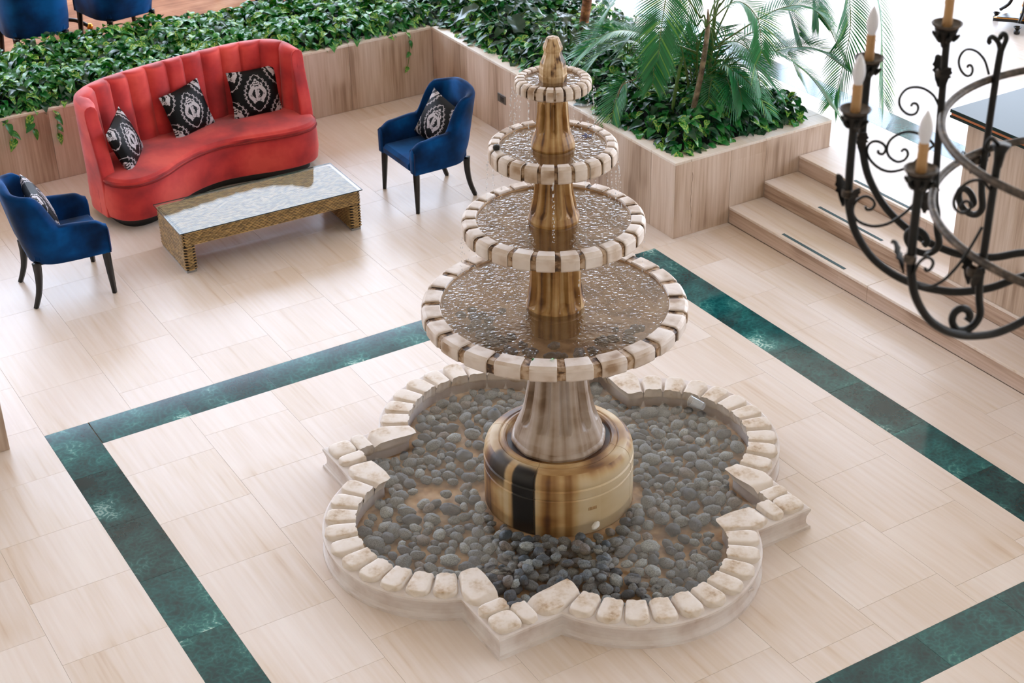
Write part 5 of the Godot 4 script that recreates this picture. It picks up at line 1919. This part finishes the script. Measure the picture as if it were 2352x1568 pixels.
	ds.tube(spline([Vector3(5.36, 0.70, -1.04) - bo, Vector3(5.40, 0.97, -1.02) - bo, Vector3(5.47, 1.04, -0.97) - bo, Vector3(5.56, 1.06, -0.91) - bo, Vector3(5.75, 0.9, -0.85) - bo], 5), 0.005, 6)
	part("dry_stalk", ds.done(), MT["palm_trunk"], p)
	# reddish trunk rising out of the picture
	var ot := thing("bare_trunk", Vector3(6.23, 0.6, -2.84))
	tag(ot, "orange brown woody trunk rising from the leaves left of the palm", "tree")
	var om := MB.new()
	om.tube(spline([Vector3(0, 0, 0), Vector3(0.02, 0.25, 0.0), Vector3(0.05, 0.55, 0.02), Vector3(0.06, 1.0, 0.0), Vector3(0.09, 1.7, 0.02)], 5), 0.045, 12)
	part("trunk", om.done(), MT["orange_trunk"], ot)
	for k in 5:
		var fm := MB.new()
		var az := TAU * k / 5.0
		fm.grid(4, 8, func(u, v): return Vector3((u - 0.5) * 0.12 * sin(PI * pow(v, 0.7)), 0.1 * sin(v * 3.0) - 0.15 * v, v * 0.6), true)
		part("leaf", fm.done(), MT["broad_leaf"], ot, Transform3D(Basis(Vector3.UP, az), Vector3(0.09, 1.7, 0.02)))
	broad_plant("broad_leaf_plant", "tall dark plant with wide glossy leaves in the planter corner", Vector3(5.85, 0.6, -4.0), 16, 0.85, 0.30, 0.55, "broad_leaf", 510)
	broad_plant("philodendron", "bluish grey philodendron with two large hanging leaves above the planter wall", Vector3(5.72, 0.6, -3.45), 6, 0.42, 0.26, 0.62, "philodendron_leaf", 520)
	broad_plant("broad_leaf_plant", "upright dark leafy plant behind the philodendron at the top edge", Vector3(6.35, 0.6, -3.9), 16, 0.95, 0.32, 0.45, "broad_leaf", 530)
	broad_plant("broad_leaf_plant", "glossy narrow-leaved plant just behind the fountain's finial", Vector3(5.85, 0.6, -2.5), 16, 0.42, 0.28, 0.30, "broad_leaf", 540)
	broad_plant("broad_leaf_plant", "bushy plant of long leaves between the orange trunk and the palm", Vector3(6.2, 0.6, -2.05), 16, 0.60, 0.32, 0.28, "broad_leaf", 550)
	broad_plant("broad_leaf_plant", "fresh green plant of upright leaves at the foot of the palm trunk", Vector3(6.1, 0.6, -0.55), 9, 0.40, 0.22, 0.36, "pothos_green", 560)

# ------------------------------------------------------------------ wrought iron chandelier
const CA := Vector3(1.638, 0.0, 6.789)      # its axis
const CY := 4.133                            # height of its upper hoop

func build_chandelier():
	var c := thing("chandelier", Vector3(CA.x, CY, CA.z))
	tag(c, "black wrought iron chandelier with scrolls, hoops and unlit candle bulbs hanging in the foreground", "chandelier")
	var iron: Material = MT["iron"]
	var at := func(az: float, r: float, y: float) -> Vector3: return Vector3(r * cos(deg_to_rad(az)), y, r * sin(deg_to_rad(az)))
	var trace := func(az: float, pts: Array, per := 4) -> Array:
		var l := []
		for p in spline(pts, per): l.append(at.call(az, p.x, p.y))
		return l
	var V := func(x, y): return Vector2(x, y)
	for y in [0.0, -0.229]:
		var m := MB.new()
		var ring := []
		for k in 97: ring.append(at.call(360.0 * k / 96.0, 0.572, y))
		m.tube(ring, 0.0115, 8)
		part("hoop", m.done(), MT["dusty_iron"], c)
	# central stem, boss and chain to the ceiling
	var st := MB.new()
	st.lathe([V.call(0.004, -0.50), V.call(0.03, -0.47), V.call(0.045, -0.42), V.call(0.02, -0.37), V.call(0.018, 0.0), V.call(0.035, 0.05), V.call(0.018, 0.1), V.call(0.016, 0.9), V.call(0.03, 0.95), V.call(0.004, 0.98)], 16)
	part("stem", st.done(), iron, c)
	var ch := MB.new()
	for k in 100:
		var y0 := 0.96 + k * 0.0592
		var lk := []
		for i in 13:
			var a := TAU * i / 12.0
			var s := 0.018 * cos(a)
			lk.append(Vector3(s if k % 2 else 0.0, y0 + 0.034 * sin(a), 0.0 if k % 2 else s))
		ch.tube(lk, 0.004, 5)
	part("chain", ch.done(), iron, c)
	var J := [V.call(0.820, 0.078), V.call(0.820, -0.03), V.call(0.817, -0.15), V.call(0.808, -0.21), V.call(0.785, -0.277), V.call(0.736, -0.350), V.call(0.675, -0.402), V.call(0.610, -0.436), V.call(0.545, -0.455), V.call(0.475, -0.462), V.call(0.39, -0.448), V.call(0.304, -0.412), V.call(0.20, -0.40), V.call(0.03, -0.42)]
	var scroll_end := [V.call(0.556, -0.30), V.call(0.548, -0.355), V.call(0.538, -0.400), V.call(0.552, -0.428), V.call(0.579, -0.438), V.call(0.611, -0.428), V.call(0.630, -0.399), V.call(0.626, -0.374), V.call(0.605, -0.366), V.call(0.582, -0.378), V.call(0.572, -0.398), V.call(0.580, -0.411)]
	var low := [V.call(0.594, -0.12), V.call(0.620, -0.165), V.call(0.648, -0.205), V.call(0.675, -0.231), V.call(0.702, -0.249), V.call(0.735, -0.256), V.call(0.764, -0.250), V.call(0.787, -0.236), V.call(0.799, -0.214), V.call(0.799, -0.190), V.call(0.786, -0.172), V.call(0.768, -0.165), V.call(0.750, -0.174), V.call(0.742, -0.189), V.call(0.749, -0.203), V.call(0.762, -0.205), V.call(0.767, -0.196)]
	var pair_r := [V.call(0.597, -0.145), V.call(0.619, -0.123), V.call(0.646, -0.113), V.call(0.665, -0.110), V.call(0.686, -0.112), V.call(0.711, -0.125), V.call(0.733, -0.148), V.call(0.740, -0.175), V.call(0.733, -0.196), V.call(0.718, -0.207), V.call(0.702, -0.210), V.call(0.684, -0.200), V.call(0.676, -0.182), V.call(0.681, -0.169), V.call(0.690, -0.168), V.call(0.696, -0.176)]
	var pair_l := [V.call(0.597, -0.13), V.call(0.639, -0.180), V.call(0.659, -0.207), V.call(0.684, -0.229), V.call(0.720, -0.245), V.call(0.752, -0.243), V.call(0.781, -0.226), V.call(0.798, -0.201), V.call(0.797, -0.178), V.call(0.785, -0.163), V.call(0.769, -0.159), V.call(0.752, -0.164), V.call(0.743, -0.176), V.call(0.747, -0.191), V.call(0.754, -0.196), V.call(0.764, -0.194), V.call(0.765, -0.186)]
	var upper := [V.call(0.582, 0.010), V.call(0.601, 0.044), V.call(0.622, 0.060), V.call(0.640, 0.066), V.call(0.658, 0.066), V.call(0.676, 0.060), V.call(0.689, 0.046), V.call(0.696, 0.027), V.call(0.694, 0.009), V.call(0.684, -0.006), V.call(0.670, -0.015), V.call(0.657, -0.016), V.call(0.646, -0.009), V.call(0.642, 0.004), V.call(0.645, 0.015), V.call(0.653, 0.019), V.call(0.660, 0.016), V.call(0.662, 0.009)]
	var inner_s := [V.call(0.566, -0.03), V.call(0.592, -0.003), V.call(0.619, 0.008), V.call(0.648, 0.004), V.call(0.672, -0.015), V.call(0.679, -0.039), V.call(0.670, -0.062), V.call(0.646, -0.078), V.call(0.626, -0.075), V.call(0.621, -0.061), V.call(0.636, -0.047), V.call(0.650, -0.049), V.call(0.655, -0.062)]
	# eight clusters round the hoops; the outer candle arms of alternate clusters come in pairs
	for k in 8:
		var az := 187.0 + 45.0 * k if k > 0 else 187.0
		if k == 1: az = 233.0
		if k == 2: az = 266.0
		var arm := Node3D.new()
		arm.name = "arm"
		c.add_child(arm, true)
		var paired := k % 2 == 1
		var inner_top := 0.258 if paired else (0.088 if k == 0 else 0.10)
		var bar := MB.new()
		var rb := [V.call(0.590 if paired else 0.553, inner_top), V.call(0.580 if paired else 0.556, 0.0), V.call(0.568 if paired else 0.556, -0.24)] + scroll_end
		bar.tube(trace.call(az, rb, 5), 0.0105, 8)
		if k == 0:
			bar.tube([at.call(az, 0.553, 0.03), at.call(az, 0.552, 0.07), at.call(az, 0.551, 0.092)], [0.0105, 0.015, 0.025], 10)
			bar.tube(trace.call(az, [V.call(0.553, 0.085), V.call(0.585, 0.115), V.call(0.600, 0.10), V.call(0.592, 0.085), V.call(0.582, 0.092)], 4), 0.006, 6)
		if k % 2 == 0 and k > 0:              # split curled top
			bar.tube(trace.call(az, [V.call(0.554, 0.085), V.call(0.562, 0.108), V.call(0.574, 0.119), V.call(0.587, 0.123), V.call(0.597, 0.117), V.call(0.598, 0.106), V.call(0.593, 0.103)], 4), 0.008, 6)
			bar.tube(trace.call(az, [V.call(0.552, 0.085), V.call(0.545, 0.110), V.call(0.540, 0.131), V.call(0.546, 0.142), V.call(0.556, 0.140), V.call(0.562, 0.128), V.call(0.559, 0.122)], 4), 0.008, 6)
		part("inner_bar", bar.done(), iron, arm)
		var sc := MB.new()
		sc.tube(trace.call(az, upper if paired else (upper if k == 2 else inner_s), 3), 0.0042, 6)
		part("scroll", sc.done(), iron, arm)
		var ends := [az - 19.5, az + 9.0] if paired else [az - 2.0]
		for e in ends.size():
			var ea: float = ends[e]
			if not paired and k > 0 and k != 4: continue
			var jb := MB.new()
			jb.tube(trace.call(ea, J, 5), 0.0115, 8)
			part("outer_bar", jb.done(), iron, arm)
			var sm := MB.new()
			if paired and e == 1:
				sm.tube(trace.call(ea, pair_r, 3), 0.0042, 6)
				sm.tube(trace.call(ea, pair_l, 3), 0.0042, 6)
			else: sm.tube(trace.call(ea, low, 3), 0.0042, 6)
			part("scroll", sm.done(), iron, arm)
			candle(c, arm, at.call(ea, 0.82, 0.078), ea)
			leaf_spray(arm, at.call(ea, 0.82, -0.155), ea)
		if paired:
			candle(c, arm, at.call(az, 0.592, 0.245), az)
			leaf_spray(arm, at.call(az, 0.590, 0.115), az)
		leaf_spray(arm, at.call(az, 0.585, -0.26), az + 40.0)

func candle(c: Node3D, arm: Node3D, p: Vector3, az: float):
	var cap := MB.new()
	cap.lathe([Vector2(0.0105, -0.055), Vector2(0.013, -0.045), Vector2(0.024, -0.028), Vector2(0.030, -0.012), Vector2(0.034, -0.001), Vector2(0.004, 0.0)], 12)
	for k in 6:                                 # leaf points of the capital
		var a := TAU * k / 6.0
		var d := Vector3(cos(a), 0, sin(a))
		cap.tube([d * 0.020 + Vector3(0, -0.035, 0), d * 0.031 + Vector3(0, -0.022, 0), d * 0.038 + Vector3(0, -0.016, 0), d * 0.039 + Vector3(0, -0.022, 0)], [0.006, 0.007, 0.004, 0.001], 5)
	part("capital", cap.done(), MT["iron"], arm, Transform3D(Basis(), p))
	var pan := MB.new()
	pan.lathe([Vector2(0.014, -0.002), Vector2(0.030, 0.0), Vector2(0.0405, 0.008), Vector2(0.043, 0.013), Vector2(0.0415, 0.0145), Vector2(0.036, 0.009), Vector2(0.018, 0.005), Vector2(0.001, 0.005)], 28)
	part("drip_pan", pan.done(), MT["dusty_iron"], arm, Transform3D(Basis(), p))
	var sl := MB.new()
	sl.lathe([Vector2(0.0135, 0.004), Vector2(0.0132, 0.03), Vector2(0.0130, 0.079), Vector2(0.0115, 0.082), Vector2(0.001, 0.082)], 16)
	for k in 3: sl.tube([Vector3(0.0125 * cos(k * 2.2), 0.080, 0.0125 * sin(k * 2.2)), Vector3(0.0135 * cos(k * 2.2), 0.066, 0.0135 * sin(k * 2.2)), Vector3(0.013 * cos(k * 2.2), 0.050 + 0.007 * k, 0.013 * sin(k * 2.2))], [0.002, 0.0025, 0.003], 6)
	part("candle_sleeve", sl.done(), MT["candle_sleeve"], arm, Transform3D(Basis(), p))
	var bu := MB.new()
	bu.lathe([Vector2(0.0105, 0.080), Vector2(0.0120, 0.088), Vector2(0.0150, 0.096), Vector2(0.0172, 0.108), Vector2(0.0170, 0.120), Vector2(0.0145, 0.136), Vector2(0.0095, 0.150), Vector2(0.0045, 0.160), Vector2(0.0005, 0.166)], 20)
	part("bulb", bu.done(), MT["frosted_bulb"], arm, Transform3D(Basis(), p))

func leaf_spray(arm: Node3D, p: Vector3, az: float):
	# collar and two curling iron leaves
	var m := MB.new()
	m.lathe([Vector2(0.012, -0.012), Vector2(0.0165, -0.008), Vector2(0.0165, 0.008), Vector2(0.012, 0.012)], 10)
	part("collar", m.done(), MT["dusty_iron"], arm, Transform3D(Basis(), p))
	var l := MB.new()
	for k in 2:
		var a := deg_to_rad(az + (65.0 if k == 0 else -115.0))
		var d := Vector3(cos(a), 0, sin(a))
		var s := Vector3(-d.z, 0, d.x)
		var path := spline([d * 0.010 + Vector3(0, -0.045, 0), d * 0.018 + Vector3(0, -0.015, 0), d * 0.030 + Vector3(0, 0.005, 0), d * 0.038 + Vector3(0, 0.028, 0), d * 0.050 + Vector3(0, 0.036, 0), d * 0.052 + Vector3(0, 0.026, 0)], 3)
		var n := path.size()
		var prev := []
		for i in n:
			var t := float(i) / (n - 1)
			var w := (0.004 + 0.016 * sin(PI * minf(t * 1.3, 1.0)) * (0.75 + 0.25 * cos(i * 2.6))) * (1.0 if t < 0.75 else 0.4)
			var row := [l.vert(path[i] - s * w + d * 0.004), l.vert(path[i] + d * 0.0), l.vert(path[i] + s * w + d * 0.004)]
			if i > 0:
				l.quad(prev[0], prev[1], row[1], row[0])
				l.quad(prev[1], prev[2], row[2], row[1])
			prev = row
	part("iron_leaf", l.done(), MT["iron"], arm, Transform3D(Basis(), p))
